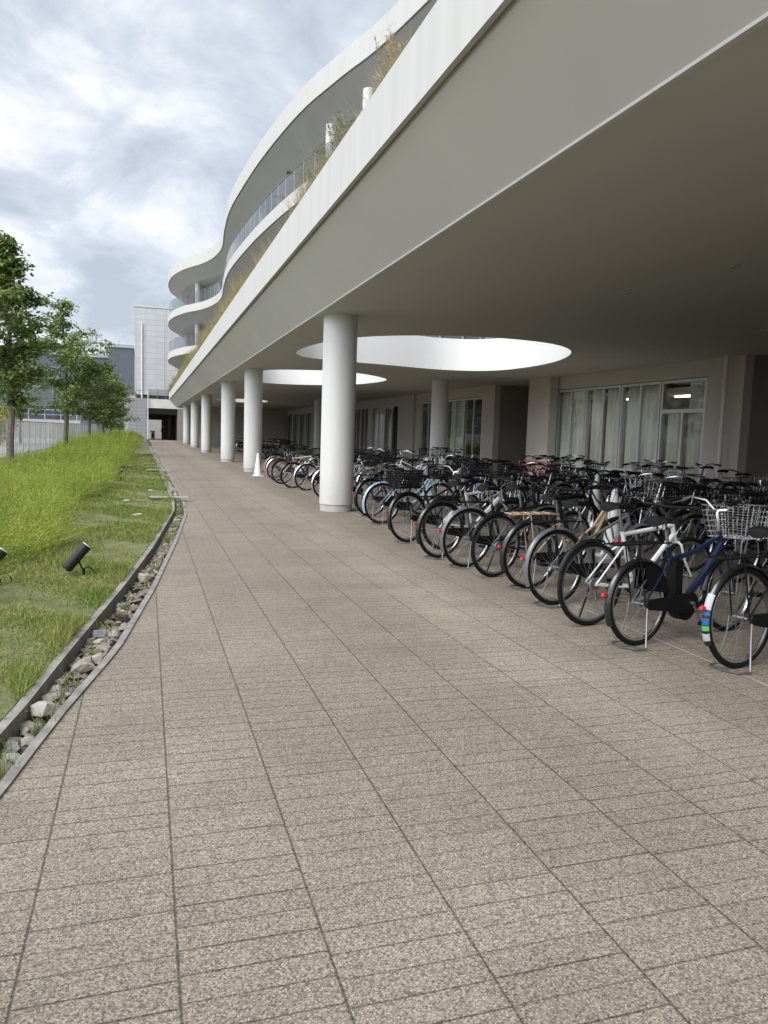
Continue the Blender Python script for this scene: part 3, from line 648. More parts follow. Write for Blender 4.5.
c = MB(); c.tube([(-24, 86.2, 2.9), (-6.8, 86.2, 2.9)], .04, 5); c.tube([(-24, 86.2, 2.4), (-6.8, 86.2, 2.4)], .03, 5); c.build('rail', M['steel'], w)
for i in range(12):
    c = MB(); c.tube([(-24 + i * 1.55, 86.2, 1.9), (-24 + i * 1.55, 86.2, 2.95)], .05, 5); c.build('post', M['steel'], w)

w = MB(); w.box(-3, 9, 116, 116.5, -.1, 6)
tag(w.build('boundary_wall', mat('pale_far_wall', (0.42, 0.41, 0.38), 0.8, var=0.1, scale=1), None, 0), 'pale wall seen through the dark passage at the end of the path', 'wall')
# mesh fence along the lawn
fz = thing('mesh_fence', 'grey wire mesh fence with steel posts behind the trees', 'fence')
FXX = -5.4; c = MB(); M['fence'] = mat('fence_coating', (0.42, 0.43, 0.44), 0.5)
for y in np.arange(22, 92, 0.13): c.tube([(FXX, y, 0.05), (FXX, y, 1.5)], 0.005, 3, cap=False)
for z in np.arange(0.1, 1.5, 0.13): c.tube([(FXX - .005, 22, z), (FXX - .005, 92, z)], 0.0055, 3, cap=False)
c.build('wire_mesh', M['fence'], fz)
c = MB(); c.tube([(FXX, 22, 1.52), (FXX, 92, 1.52)], 0.022, 6); c.build('top_rail', M['fence'], fz)
for y in np.arange(22, 92.1, 2.0):
    c = MB(); c.tube([(FXX + .02, y, 0), (FXX + .02, y, 1.56)], 0.03, 6); c.build('post', M['fence'], fz)

# ------------------------------------------------------------------ lawn grass, hedge
n = 420000
u = rng.random(n); y = 2.2 + 38 * u ** 2.2
xo = np.interp(y, KO[:, 1], KO[:, 0]) - 0.05
x = xo - (4.8 * rng.random(n) ** 1.5)
pn = np.sin(x * 3.1 + 1.7 * np.sin(y * .9)) + np.sin(y * 2.3 + 2 * np.sin(x * 1.1)) + 0.9 * np.sin(x * 7 + y * 5)
dist = xo - x
bare = ((pn > 0.3) & (dist < 1.0) & (y > 9)) | ((pn > 1.2) & (dist < 1.6))
bp_ = np.clip((pn - .1) * .7, 0, 1) * np.clip(1.5 - dist, 0, 1) * np.clip((y - 6) / 4, 0, 1)
keep = rng.random(n) > np.clip(bp_ * .95, 0, .72)
x, y, dist, pn = x[keep], y[keep], dist[keep], pn[keep]; n = len(x)
z = 0.03 + 0.02 * np.sin(x * 2.1 + y * .7) * np.sin(y * 1.3 - x) - .01
h = (0.018 + 0.03 * rng.random(n)) * (1 + 0.35 * np.clip(-pn, -1, 2)); h = h + (rng.random(n) < .012) * .07
h = h * np.where((dist < .16) & (pn < .2), 1.5, 1)
ty_ = np.repeat(3.0 + 20 * rng.random(60) ** 1.4, 14) + rng.normal(0, .03, 840); tx_ = np.interp(ty_, KO[:, 1], KO[:, 0]) + .05 + .1 * np.repeat(rng.random(60), 14) + rng.normal(0, .02, 840)
x = np.concatenate([x, tx_]); y = np.concatenate([y, ty_]); z = np.concatenate([z, np.full(840, -.05)]); h = np.concatenate([h, .06 + .09 * rng.random(840)]); n = len(x)
M['grass'] = mat('lawn_grass', (0.15, 0.225, 0.04), 0.7, island=0.45, transl=0.35, scale=1.3, col2=(0.29, 0.30, 0.085))
tag(tri_mesh('grass', blades(np.stack([x, y, z], 1), h, rng.normal(0, .03, (n, 2)), 0.0016 + 0.0003 * y), M['grass'], tri=5), 'short green lawn grass between hedge and stone trench', 'grass', kind='stuff')

def hedge():
    nt = 3000
    ty = 6.4 + 81 * rng.random(nt) ** 1.7
    right = -1.18 - .25 * np.clip((13 - ty) / 5, 0, 1) + 0.22 * np.sin(ty * 0.8) + 0.12 * np.sin(ty * 2.1 + 1) + np.where(ty > 20, .15, 0)
    width = 3.1 + 0.4 * np.sin(ty * .31)
    tt = np.where(rng.random(nt) < .22, .1 * rng.random(nt), rng.random(nt)); tx = right - width * tt
    th = (0.46 + 0.44 * rng.random(nt) ** 1.1) * (1 + .22 * np.sin(tx * 4.1 + ty * 1.7) * np.sin(ty * 2.9)) * np.clip(.72 + tt * 3, .7, 1) * np.clip((1 - tt) * 4 + .5, 0, 1)
    th *= np.clip(.62 + (ty - 6) * .010, .6, 1.0) * np.where(ty < 35, 1 - .28 * tt, 1)
    m_ = 10; n = nt * m_
    ci = np.repeat(np.arange(nt), m_)
    a = rng.uniform(0, 2 * np.pi, n); rr = np.sqrt(rng.random(n)); rad = (.07 + .11 * rng.random(nt))[ci] * (1 + ty[ci] * .006)
    off = np.stack([np.cos(a), np.sin(a)], 1) * (rr * rad)[:, None]
    base = np.concatenate([np.stack([tx, ty], 1)[ci] + off, np.zeros((n, 1))], 1); y = base[:, 1]
    h = th[ci] * (1.05 - .3 * rr) * rng.uniform(.8, 1.2, n); h *= np.where(rng.random(n) < .10, 1.45, 1)
    lean = off * 1.9 + rng.normal(0, .09, (n, 2)) + np.array([.05, -.03]) + np.stack([np.where(tt < .12, .13, 0.0)[ci], np.zeros(n)], 1)
    wd = 0.0014 + 0.00013 * y
    S = blades(base, h, lean, wd)
    k = 42; V = []
    for i in range(k):
        f = 0.06 + 0.94 * ((i + rng.random(n)) / k)
        bend = np.where(f < .6, f / .6 * .35, .35 + (f - .6) / .4 * .65)
        p = base + np.concatenate([lean * bend[:, None], (h * f)[:, None]], 1)
        d = rand_unit(n) * np.array([1, 1, .5]) + np.concatenate([lean * 2, np.full((n, 1), .8)], 1); d /= np.linalg.norm(d, axis=1)[:, None]
        ln = (0.014 + .024 * rng.random(n)) * (1 + y * .022); s = np.cross(d, rand_unit(n)); w_ = (0.0011 + y * .00017)[:, None]
        V.append(np.stack([p, p + d * ln[:, None] * .5 + s * w_, p + d * ln[:, None], p + d * ln[:, None] * .5 - s * w_], 1).reshape(-1, 3))
    return S, np.concatenate(V)
S, V = hedge()
M['hedge'] = mat('wispy_hedge_leaf', (0.165, 0.27, 0.042), 0.7, island=0.4, transl=0.35, scale=1.1, col2=(0.40, 0.43, 0.062))
M['hedge_stem'] = mat('hedge_stem', (0.20, 0.25, 0.05), 0.8, island=0.3)
hs = tri_mesh('hedge', V, M['hedge'], tri=4); tag(hs, 'bright yellow-green wispy ground cover shrubs beside the lawn', 'hedge', kind='stuff')
tri_mesh('stems', S, M['hedge_stem'], hs, 5)

# ------------------------------------------------------------------ trees
M['bark'] = mat('grey_bark', (0.14, 0.12, 0.10), 0.9, var=0.35, scale=12, bump=0.6, bscale=30)
def leaf_mat(nm, c, c2): return mat(nm, c, 0.55, island=0.45, transl=0.3, scale=0.7, col2=c2)
M['leafA'] = leaf_mat('tree_leaf', (0.105, 0.165, 0.038), (0.20, 0.27, 0.075))
M['leafB'] = leaf_mat('light_tree_leaf', (0.115, 0.17, 0.04), (0.19, 0.25, 0.07))
def tree(x, y, H_, spread, label, seed, leafm, crown0=0.34, nb=26, leaf=0.085, per=150, sparse_top=False, r0=.12):
    rnd = random.Random(seed); g = np.random.default_rng(seed)
    t = thing('street_tree', label, 'tree', (x, y, 0), group='trees along the fence')
    tr = MB(); pts = []; px = py = 0
    for i in range(9):
        f = i / 8; pts.append((px, py, H_ * f * .97)); px += rnd.uniform(-.07, .07); py += rnd.uniform(-.07, .07)
    tr.tube(pts, [r0 * (1 - .88 * i / 8) + .008 for i in range(9)], 8)
    tr.tube([(0, 0, -.05), (0, 0, .18)], [r0 * 1.35, r0 * .98], 8)
    C = []
    def at(f):
        q = f * 8; i = min(7, int(q)); u_ = q - i
        return np.array(pts[i]) * (1 - u_) + np.array(pts[i + 1]) * u_
    ga = rnd.uniform(0, 6)
    for b in range(nb):
        f = crown0 + (0.97 - crown0) * (b + rnd.random()) / nb
        ga += 2.4 + rnd.uniform(-.5, .5)
        prof = math.sin(min(1, (f - crown0 + .10) / (1 - crown0) * 1.05) * math.pi * .86 + .25)
        Ln = spread * max(.25, prof) * rnd.uniform(.42, 1.25)
        p = at(f); d = np.array([math.cos(ga), math.sin(ga), rnd.uniform(.15, .85)]); pp = [p]
        m_ = 5
        for i in range(m_):
            d = d + np.array([rnd.uniform(-.2, .2), rnd.uniform(-.2, .2), rnd.uniform(-.12, .06)]); d /= np.linalg.norm(d)
            pp.append(pp[-1] + d * Ln / m_)
        rb = r0 * .34 * (1 - f * .6)
        tr.tube([tuple(q) for q in pp], [rb * (1 - .85 * i / m_) + .004 for i in range(m_ + 1)], 5)
        # twigs with leaf clusters
        for k in range(7):
            i = rnd.randint(1, m_); q = pp[i]; dd = d + np.array([rnd.uniform(-1, 1), rnd.uniform(-1, 1), rnd.uniform(-.25, .35)]); dd /= np.linalg.norm(dd)
            e = q + dd * Ln * rnd.uniform(.18, .42)
            tr.tube([tuple(q), tuple(e)], [.009, .004], 3, cap=False)
            kk = per // 7 if not (sparse_top and f > .72) else per // 16
            u_ = g.random(kk)[:, None]
            c = q * (1 - u_) + e * u_ + g.normal(0, .15, (kk, 3)) * np.array([1, 1, .6])
            C.append(c)
    tr.build('trunk', M['bark'], t)
    C = np.concatenate(C); n = len(C)
    d = g.normal(size=(n, 3)) * np.array([1, 1, .5]) + np.array([0, 0, -.35]); d /= np.linalg.norm(d, axis=1)[:, None]
    s = np.cross(d, g.normal(size=(n, 3)) * np.array([.5, .5, .2]) + np.array([0, 0, 1.0])); s /= np.linalg.norm(s, axis=1)[:, None]
    ln = leaf * (0.7 + .7 * g.random(n))[:, None]
    V = np.stack([C, C + d * ln * .45 + s * ln * .27, C + d * ln, C + d * ln * .45 - s * ln * .27], 1).reshape(-1, 3)
    tri_mesh('crown', V, leafm, t, 4)
    return t
tree(-3.72, 24, 6.9, 1.22, 'nearest street tree with bare lower trunk at the left edge', 11, M['leafA'], crown0=.30, nb=34, leaf=.14, per=330, r0=.105)
tree(-3.62, 38, 7.2, 2.6, 'second nearest street tree with a thin see-through top', 23, M['leafA'], crown0=.27, nb=34, leaf=.145, per=370, sparse_top=True, r0=.12)
tree(-3.5, 52, 5.9, 2.0, 'rounded green tree third in the row along the fence', 35, M['leafB'], crown0=.27, nb=30, leaf=.14, per=480)
tree(-3.1, 62, 5.6, 2.1, 'darker bushy tree fourth in the row along the fence', 41, M['leafB'], crown0=.25, nb=30, leaf=.15, per=460)
tree(-2.9, 72, 5.4, 2.1, 'farthest tree of the row, closest to the pale tower', 57, M['leafA'], crown0=.25, nb=28, leaf=.16, per=400)
tree(-8.6, 60, 5.8, 2.2, 'tree standing across the road behind the mesh fence', 63, M['leafA'], crown0=.28, nb=26, leaf=.15, per=350)
t = thing('flowering_shrub', 'rounded shrub with yellow flowers across the road by the nearest tree', 'shrub', (-9.3, 56, 0))
C = rng.normal(0, 1, (3500, 3)); C /= np.linalg.norm(C, axis=1)[:, None]; C *= (rng.random((3500, 1)) ** .35) * np.array([1.1, 1.1, 1.35]); C[:, 2] += 1.4
d = rand_unit(3500); s = np.cross(d, rand_unit(3500)); ln = .13
V = np.stack([C, C + d * ln * .5 + s * ln * .4, C + d * ln, C + d * ln * .5 - s * ln * .4], 1)
fl = rng.random(3500) < .3
tri_mesh('leaves', V[~fl].reshape(-1, 3), M['leafA'], t, 4); tri_mesh('flowers', V[fl].reshape(-1, 3), mat('yellow_petal', (0.55, 0.42, 0.08), .7, island=.3), t, 4)
c = MB(); c.tube([(0, 0, -.1), (.05, 0, 1.2)], .05, 6); c.build('stem', M['bark'], t)
t = thing('utility_pole', 'slim dark pole rising beside the nearest tree at the left edge', 'pole', (-4.95, 26.0, 0))
c = MB(); c.tube([(0, 0, 0), (0, 0, 8.1)], [.07, .05], 8); c.build('pole', mat('pole_paint', (.10, .11, .09), .6), t)
c = MB(); c.lathe([(.11, 7.75), (.13, 8.0), (.06, 8.2)], (0, 0, 0), 10); c.build('lamp_head', M['dark'], t)

# ------------------------------------------------------------------ stones, cover plates, spotlights
def stone_mesh(seed, flat):
    rnd = random.Random(seed); bm = bmesh.new(); bmesh.ops.create_icosphere(bm, subdivisions=2, radius=1)
    planes = [(Vector((rnd.gauss(0, 1), rnd.gauss(0, 1), rnd.gauss(0, 1))).normalized(), rnd.uniform(.42, .8)) for _ in range(14)]
    for v in bm.verts:
        for nrm, d in planes:
            k = v.co.dot(nrm)
            if k > d: v.co -= nrm * (k - d)
        v.co += Vector((rnd.gauss(0, .02), rnd.gauss(0, .02), rnd.gauss(0, .02)))
        v.co.z *= flat
    me = bpy.data.meshes.new('stone'); bm.to_mesh(me); bm.free(); return me
SM = [mat('stone_' + nm, tuple(q * .8 for q in c), .85, col2=tuple(q * .8 for q in c2), scale=18, bump=.4, bscale=70) for nm, c, c2 in (('beige', (.20, .175, .145), (.36, .32, .27)), ('brown', (.12, .095, .075), (.22, .18, .14)), ('pale', (.30, .275, .235), (.46, .425, .37)), ('grey', (.15, .145, .14), (.27, .26, .25)))]
ST = []
for i in range(12):
    me = stone_mesh(i + 3, random.uniform(.5, .8)); me.materials.append(SM[(0, 0, 1, 3, 2, 1)[i % 6]]); ST.append(me)
def stone(me, x, y, z, s, label, group='stones in the drainage trench', rot=None):
    o = bpy.data.objects.new('stone', me); COL.objects.link(o); o.location = (x, y, z); o.scale = (s[0], s[1], s[2])
    o.rotation_euler = rot or (random.uniform(-.3, .3), random.uniform(-.3, .3), random.uniform(0, 6.28))
    return tag(o, label, 'stone', group)
STL = 'broken stone lying among many others in the narrow drainage trench between the two kerbs'
BIG = [(4.05, 4, .12, 'large whitish stone at the near end of the trench, low in the left corner'), (4.75, 0, .125, 'large beige boulder-like stone in the trench, second big one from the near end'), (6.05, 2, .085, 'pointed brownish stone mid-trench just beyond the big beige one'),
       (7.55, 4, .11, 'flat pale slab of stone in the trench well beyond the big beige one')]
big = [b[0] for b in BIG]
for yb, mi, s, lb in BIG:
    xa, xb = kx(KO, yb), kx(KI, yb) - .05
    stone(ST[mi], (xa + xb) / 2 + .01, yb, .0, (s * 1.0, s * .78, s * .7), lb)
k = 0; used = []
while k < 285:
    y = 3.0 + 13 * random.random() ** 1.5
    if any(abs(y - b) < .12 for b in big): continue
    xa, xb = kx(KO, y) + .03, kx(KI, y) - .08
    s = random.uniform(.028, .07) if random.random() < .7 else random.uniform(.018, .035)
    x = random.uniform(xa, xb)
    if any((x - p[0]) ** 2 + (y - p[1]) ** 2 < (.55 * (s + p[2])) ** 2 for p in used[-285:]):
        if random.random() < .8: continue
    used.append((x, y, s)); stone(random.choice(ST), x, y, -.055 + s * .5 + random.uniform(0, .015), (s * random.uniform(.9, 1.3), s * random.uniform(.8, 1.1), s * random.uniform(.7, 1)), STL); k += 1
V = MB()
for i in range(1500):
    y = random.uniform(3, 60) if i > 500 else random.uniform(3, 14); xa, xb = kx(KO, y) + .02, kx(KI, y) - .07; s = random.uniform(.012, .03) if y < 16 else random.uniform(.03, .075)
    x = random.uniform(xa, xb); a = [Vector((random.gauss(0, 1), random.gauss(0, 1), random.gauss(0, 1))).normalized() * s * random.uniform(.7, 1.1) for _ in range(6)]
    pts = [(x + s, y, -.045 + s * .4), (x - s, y + s * .2, -.045 + s * .4), (x, y + s, -.045 + s * .3), (x + .2 * s, y - s, -.045 + s * .3), (x, y, -.045 + s * 1.3), (x, y, -.06)]
    V.add(pts, [(0, 2, 4), (2, 1, 4), (1, 3, 4), (3, 0, 4), (2, 0, 5), (1, 2, 5), (3, 1, 5), (0, 3, 5)], random.choice((0, 0, 1, 2, 3)))
tag(V.build('gravel', SM, None, 0), 'small broken gravel and farther stones filling the trench', 'gravel', kind='stuff')
for i, (x, y, s, lb) in enumerate(((-.12, 12.6, .1, 'flat pale stone on the bare patch of lawn, nearest of the two'), (-.35, 15.0, .09, 'pale stone on the lawn farther along, beside the bare patch'), (.1, 17.5, .08, 'small pale stone on the lawn just before the metal cover plate'))):
    stone(ST[4], x, y, .055, (s * 1.4, s, s * .4), lb, 'loose pale stones on the lawn', (0, 0, i))
for (y, w_, lb) in ((15.5, .09, 'pale metal cover plate bridging the stone trench, nearer one'), (25.4, .08, 'thin metal cover plate bridging the stone trench, farther one')):
    c = MB(); c.box(kx(KO, y) - .45, kx(KI, y) + .06, y - w_, y + w_, .078, .092)
    for i in range(5): c.box(kx(KO, y) - .44, kx(KI, y) + .05, y - w_ + .03 + i * .03, y - w_ + .038 + i * .03, .092, .096)
    tag(c.build('cover_plate', mat('pale_metal', (.5, .49, .47), .5, .5), None, 0), lb, 'cover plate')
def spot(x, y, rz, label, el=50):
    t = thing('spotlight', label, 'spotlight', (x, y, .03), rz, 'ground spotlights in the lawn')
    t.scale = (.86, .86, .86); a = R_(el); ax = np.array([math.cos(a), 0, math.sin(a)]); c0 = np.array([-.02, 0, .22])
    def p(s): return tuple(c0 + ax * s)
    c = MB(); c.tube([p(-.17), p(-.16), p(-.15), p(.155), p(.165)], [.035, .052, .056, .056, .060], 20); c.build('body', mat('black_metal', (.014, .016, .017), .4), t)
    c = MB(); c.tube([p(.166), p(.172)], [.056, .052], 20); c.build('lens', M['clear'], t)
    c = MB(); c.tube([p(-.155), p(-.162)], .045, 12); c.tube([p(-.173), p(-.171)], .03, 12); c.build('rear_ring', M['steel'], t)
    c = MB()
    for s in (-1, 1): c.tube([(0.0 + ax[0] * .0 - .02, s * .062, .22), (.03, s * .062, .11), (.05, s * .03, .08)], .009, 6)
    c.tube([(.05, -.035, .08), (.05, .035, .08)], .01, 6); c.tube([(.05, 0, .08), (.05, 0, -.1)], .014, 8); c.build('bracket', M['plastic'], t)
    c = MB(); c.tube([(.05, 0, .09), (.10, .01, .11), (.16, .03, .06), (.17, .05, -.02)], .006, 6); c.build('cable', M['plastic'], t)
spot(-.60, 7.5, R_(10), 'black tube spotlight on a bracket in the lawn, whole in view beside the path')
spot(-1.27, 7.25, R_(20), 'black spotlight cut off by the left edge of the picture')
spot(-.66, 20.6, R_(25), 'small distant black spotlight at the hedge edge')
def cone(x, y, label, h=.74):
    t = thing('traffic_cone', label, 'traffic cone', (x, y, 0), group='white traffic cones')
    c = MB(); c.box(-.16, .16, -.16, .16, .0, .03); c.build('base', M['white'], t, 0)
    c = MB(); c.lathe([(.13, .028), (.125, .06), (.032, h - .02), (.022, h)], n=20); c.build('body', M['skylight'], t)
cone(3.42, 24.3, 'white traffic cone standing by the second round column at the bikes')
cone(7.35, 11.2, h=.9, label='white traffic cone among the bicycles, left of the nearby pair in front of the windows')
cone(5.65, 8.2, h=.9, label='white traffic cone among the bicycles, right one of the pair before the windows')
cone(5.89, 15.23, 'white traffic cone among the bicycles just left of the inner column')
cone(9.6, 25.5, 'distant white cone at the foot of the inner round column')

# ------------------------------------------------------------------ bicycles
def arc(cx, cz, r, a0, a1, n): return [(cx + r * math.cos(R_(a0 + (a1 - a0) * i / n)), cz + r * math.sin(R_(a0 + (a1 - a0) * i / n))) for i in range(n + 1)]
def wheel_parts(cx, R, full):
    ty = MB(); ty.torus((cx, 0, R), R - .018, .018, 44 if full else 28, 8 if full else 5)
    ri = MB(); ri.tube([(x, 0, z) for x, z in arc(cx, R, R - .043, 0, 360, 44 if full else 28)[:-1]], .0115, 6 if full else 4, True)
    hb = MB(); hb.lathe([(.012, -.055), (.012, -.032), (.024, -.030), (.024, -.026), (.014, -.02), (.014, .02), (.024, .026), (.024, .030), (.012, .032), (.012, .055)], (cx, 0, R), 12 if full else 6, axis='Y')
    ns = 28 if full else 14
    for i in range(ns):
        a = 2 * math.pi * i / ns; s = 1 if i % 2 else -1; a2 = a + (1 if (i // 2) % 2 else -1) * .9
        hb.tube([(cx + .022 * math.cos(a2), s * .026, R + .022 * math.sin(a2)), (cx + (R - .05) * math.cos(a), 0, R + (R - .05) * math.sin(a))], .0014 if full else .0022, 3, cap=False)
    return hb, ty, ri
def fender(cx, R, a0, a1, w=.027, n=18):
    m_ = MB(); rows = []
    for i in range(n + 1):
        a = R_(a0 + (a1 - a0) * i / n); row = []
        for k, (dy, dr) in enumerate(((-1, -.012), (-.6, .004), (0, .010), (.6, .004), (1, -.012))):
            r = R + .016 + dr; row.append((cx + r * math.cos(a), w * dy, R + r * math.sin(a)))
        rows.append(row)
    m_.grid(rows); return m_
def bike_parts(kind, basket, full, R=.335):
    """list of (name, parent, MB, [materials]); 'PAINT' stands for the frame colour"""
    L = []
    def P_(name, m_, mats, parent=None): L.append((name, parent, m_, mats)); return len(L) - 1
    WB = 1.09 if R > .32 else 1.02; cross = kind == 'cross'
    BB = (.46, 0, .285 if not cross else .28); ST_ = (.30, 0, .70) if not cross else (.31, 0, .74)
    HT = (.875, 0, .80); HB = (.915, 0, .665); FH = (WB, 0, R); nt = 8 if full else 5
    fr = MB()
    fr.tube([BB, ST_], .017, nt); fr.tube([HT, HB], .021, nt)
    if cross:
        fr.tube([(.315, 0, .715), (.885, 0, .775)], .018, nt); fr.tube([(.905, 0, .70), BB], .021, nt)
    elif kind == 'step':     # one big curved low tube and a thin second one
        fr.tube([(.90, 0, .72), (.80, 0, .52), (.66, 0, .38), BB], .021, nt); fr.tube([(.885, 0, .77), (.76, 0, .60), (.58, 0, .47), (.395, 0, .455)], .014, nt)
    elif kind == 'ebike':
        fr.tube([(.905, 0, .70), (.74, 0, .50), (.58, 0, .36), (.50, 0, .30)], .029, nt); fr.tube([(.885, 0, .765), (.62, 0, .655), (.33, 0, .60)], .020, nt)
    else:                    # straight double tube
        fr.tube([(.905, 0, .70), BB], .018, nt); fr.tube([(.885, 0, .77), (.355, 0, .56)], .015, nt)
    for s in (-1, 1):
        fr.tube([(.43, s * .03, .285), (.25, s * .05, .30), (0, s * .058, R)], .010, 5); fr.tube([(.325, s * .016, .63), (.24, s * .05, .58), (0, s * .058, R)], .008, 5)
    ib = P_('frame', fr, ['PAINT'])
    fk = MB()
    fk.tube([HB, (.935, 0, .63)], .02, nt)
    for s in (-1, 1): fk.tube([(.935, s * .02, .635), (.945, s * .05, .61), (.99, s * .056, .48), (WB, s * .052, R)], [.012, .012, .011, .008], 6 if full else 4)
    P_('fork', fk, ['PAINT' if kind != 'step' else M['chrome']])
    for cx_ in (0, WB):
        hb, ty, ri = wheel_parts(cx_, R, full); i = P_('wheel', hb, [M['alu_dull']]); P_('tyre', ty, [M['rubber']], i); P_('rim', ri, [M['chrome'] if not cross else M['alu_dull']], i)
    sd = MB(); zs = ST_[2] + (.19 if not cross else .20); rows = []
    for u_, hw, zz in ((-.135, .030, .0), (-.13, .075, .018), (-.10, .096, .028), (-.05, .088, .026), (0, .060, .018), (.06, .032, .014), (.12, .022, .010), (.135, .008, .004)):
        rows.append([(.262 + u_, -hw, zs + zz - .035), (.262 + u_, -hw * .95, zs + zz - .006), (.262 + u_, -hw * .5, zs + zz + .012), (.262 + u_, 0, zs + zz + .010), (.262 + u_, hw * .5, zs + zz + .012), (.262 + u_, hw * .95, zs + zz - .006), (.262 + u_, hw, zs + zz - .035)])
    sd.grid(rows, 0, True); sd.f.append(tuple(range(len(sd.v) - 7, len(sd.v)))); sd.m.append(0); sd.f.append(tuple(range(6, -1, -1))); sd.m.append(0)
    si = P_('saddle', sd, [M['vinyl']])
    sp = MB(); sp.tube([ST_, (ST_[0] - .045, 0, zs - .01)], .0125, 8)
    if full and not cross:
        for s in (-1, 1): sp.tube([(.20, s * .04, zs - .012), (.20, s * .04, zs - .05), (.22, s * .04, zs - .05)], .016, 6)
    P_('seat_post', sp, [M['chrome']], si)
    hbm = MB(); gr = []
    if cross:
        top = (.845, 0, .93); hbm.tube([HT, (.86, 0, .90)], .014, 8); hbm.tube([(.86, 0, .90), (.90, 0, .925)], .014, 8)
        hbm.tube([(.90, 0, .925), (.90, .06, .925), (.885, .16, .935), (.86, .29, .94)], .0125, 8); hbm.tube([(.90, 0, .925), (.90, -.06, .925), (.885, -.16, .935), (.86, -.29, .94)], .0125, 8)
        gp = [((.875, s * .20, .938), (.86, s * .30, .94)) for s in (-1, 1)]
        for s in (-1, 1): hbm.tube([(.885, s * .17, .93), (.935, s * .20, .905), (.93, s * .28, .90)], .006, 5)
    else:
        hbm.tube([HT, (.845, 0, .93), (.86, 0, .955)], .0125, 8)
        for s in (-1, 1):
            hbm.tube([(.86, 0, .955), (.89, s * .055, .96), (.885, s * .13, 1.03), (.82, s * .22, 1.055), (.70, s * .265, 1.03), (.62, s * .27, 1.02)], .0115, 8 if full else 5)
            hbm.tube([(.80, s * .215, 1.05), (.80, s * .26, 1.03), (.69, s * .30, 1.005)], .006, 5)
        gp = [((.74, s * .255, 1.04), (.61, s * .271, 1.018)) for s in (-1, 1)]
    hi = P_('handlebar', hbm, ['BAR' if not cross else M['plastic']])
    for a, b in gp:
        g_ = MB(); g_.tube([a, b], .017, 8); P_('grip', g_, [M['plastic']], hi)
    if full:
        br = MB()
        for s in (-1, 1): br.tube([(.82, s * .20, 1.02), (.93, s * .10, .95), (.93, s * .03, .80), (.94, s * .03, .68)], .003, 4, cap=False)
        P_('brake_cable', br, [M['plastic']])
    if not cross:
        P_('fender', fender(0, R, 205, 38), ['FENDER']); P_('fender', fender(WB, R, 172, 55), ['FENDER'])
        rk = MB()
        for s in (-1, 1): rk.tube([(.27, s * .05, .735), (.02, s * .062, .742), (-.27, s * .062, .742), (-.30, s * .03, .742)], .007, 5); rk.tube([(-.08, s * .062, .742), (0.0, s * .066, R)], .006, 5)
        for q in (.15, .03, -.09, -.20, -.295): rk.tube([(q, -.062, .745), (q, .062, .745)], .006, 5)
        P_('rack', rk, ['RACK'])
        cg = MB(); prof = arc(.46, .285, .078, -80, 80, 8) + arc(0.02, R, .036, 95, 265, 6)
        cg.grid([[(x, -.075, z) for x, z in prof], [(x, -.095, z) for x, z in prof]], 0, True); k = len(prof); o = len(cg.v) - 2 * k
        cg.f += [tuple(range(o, o + k)), tuple(range(o + 2 * k - 1, o + k - 1, -1))]; cg.m += [0, 0]
        P_('chain_guard', cg, [M['plastic']])
        ks = MB()
        for s in (-1, 1): ks.tube([(0, s * .085, R), (-.01, s * .09, .22), (-.045, s * .12, .03), (-.05, s * .125, .008)], .0065, 6)
        ks.tube([(-.05, -.125, .009), (-.14, -.11, .009), (-.17, 0, .009), (-.14, .11, .009), (-.05, .125, .009)], .0075, 6)
        P_('kickstand', ks, [M['alu_dull']])
    else:
        cs = MB(); cs.lathe([(.045, -.05), (.05, -.048), (.05, -.03), (.035, -.02)], (0, 0, R), 16, axis='Y'); cs.lathe([(.085, -.052), (.088, -.05), (.088, -.046)], (.46, 0, .28), 20, axis='Y')
        cs.tube([(0, -.04, R + .05), (.46, -.05, .366)], .004, 4); cs.tube([(.02, -.04, R - .10), (.46, -.05, .195)], .004, 4); cs.tube([(0, -.05, R - .04), (.02, -.05, R - .12)], .014, 6)
        P_('drivetrain', cs, [M['alu_dull']])
        P_('fender', fender(0, R, 160, 70, .020, 10), [M['plastic']])
        ks = MB(); ks.tube([(.06, .06, R - .02), (.03, .15, .01)], .0075, 6); P_('kickstand', ks, [M['plastic']])
    ck = MB(); ck.tube([(.46, -.11, .285), (.54, -.115, .135)], .010, 6); ck.tube([(.46, .10, .285), (.38, .105, .435)], .010, 6); ck.tube([(.46, -.12, .285), (.46, .11, .285)], .014, 8)
    ci_ = P_('crank', ck, [M['alu_dull']])
    for (px, s, pz) in ((.54, -1, .135), (.38, 1, .435)):
        pd = MB(); pd.box(px - .045, px + .045, s * .125 if s > 0 else -.215, .215 if s > 0 else -.125, pz - .012, pz + .012); P_('pedal', pd, [M['plastic']], ci_)
    rf = MB()
    if cross: rf.lathe([(.004, -.012), (.018, -.012), (.020, 0), (.018, .012), (.004, .012)], (.27, 0, .66), 10, axis='Y')
    else:
        a = R_(166); rr = R + .045; rf.tube([(rr * math.cos(a), 0, R + rr * math.sin(a)), ((rr + .022) * math.cos(a), 0, R + (rr + .022) * math.sin(a))], [.018, .014], 12)
    P_('reflector', rf, [M['red_reflector']])
    if not cross:
        hl = MB(); hl.tube([(.965, .075, .60), (1.0, .075, .60), (1.05, .075, .60)], [.020, .032, .034], 12); P_('headlamp', hl, [M['alu_dull']])
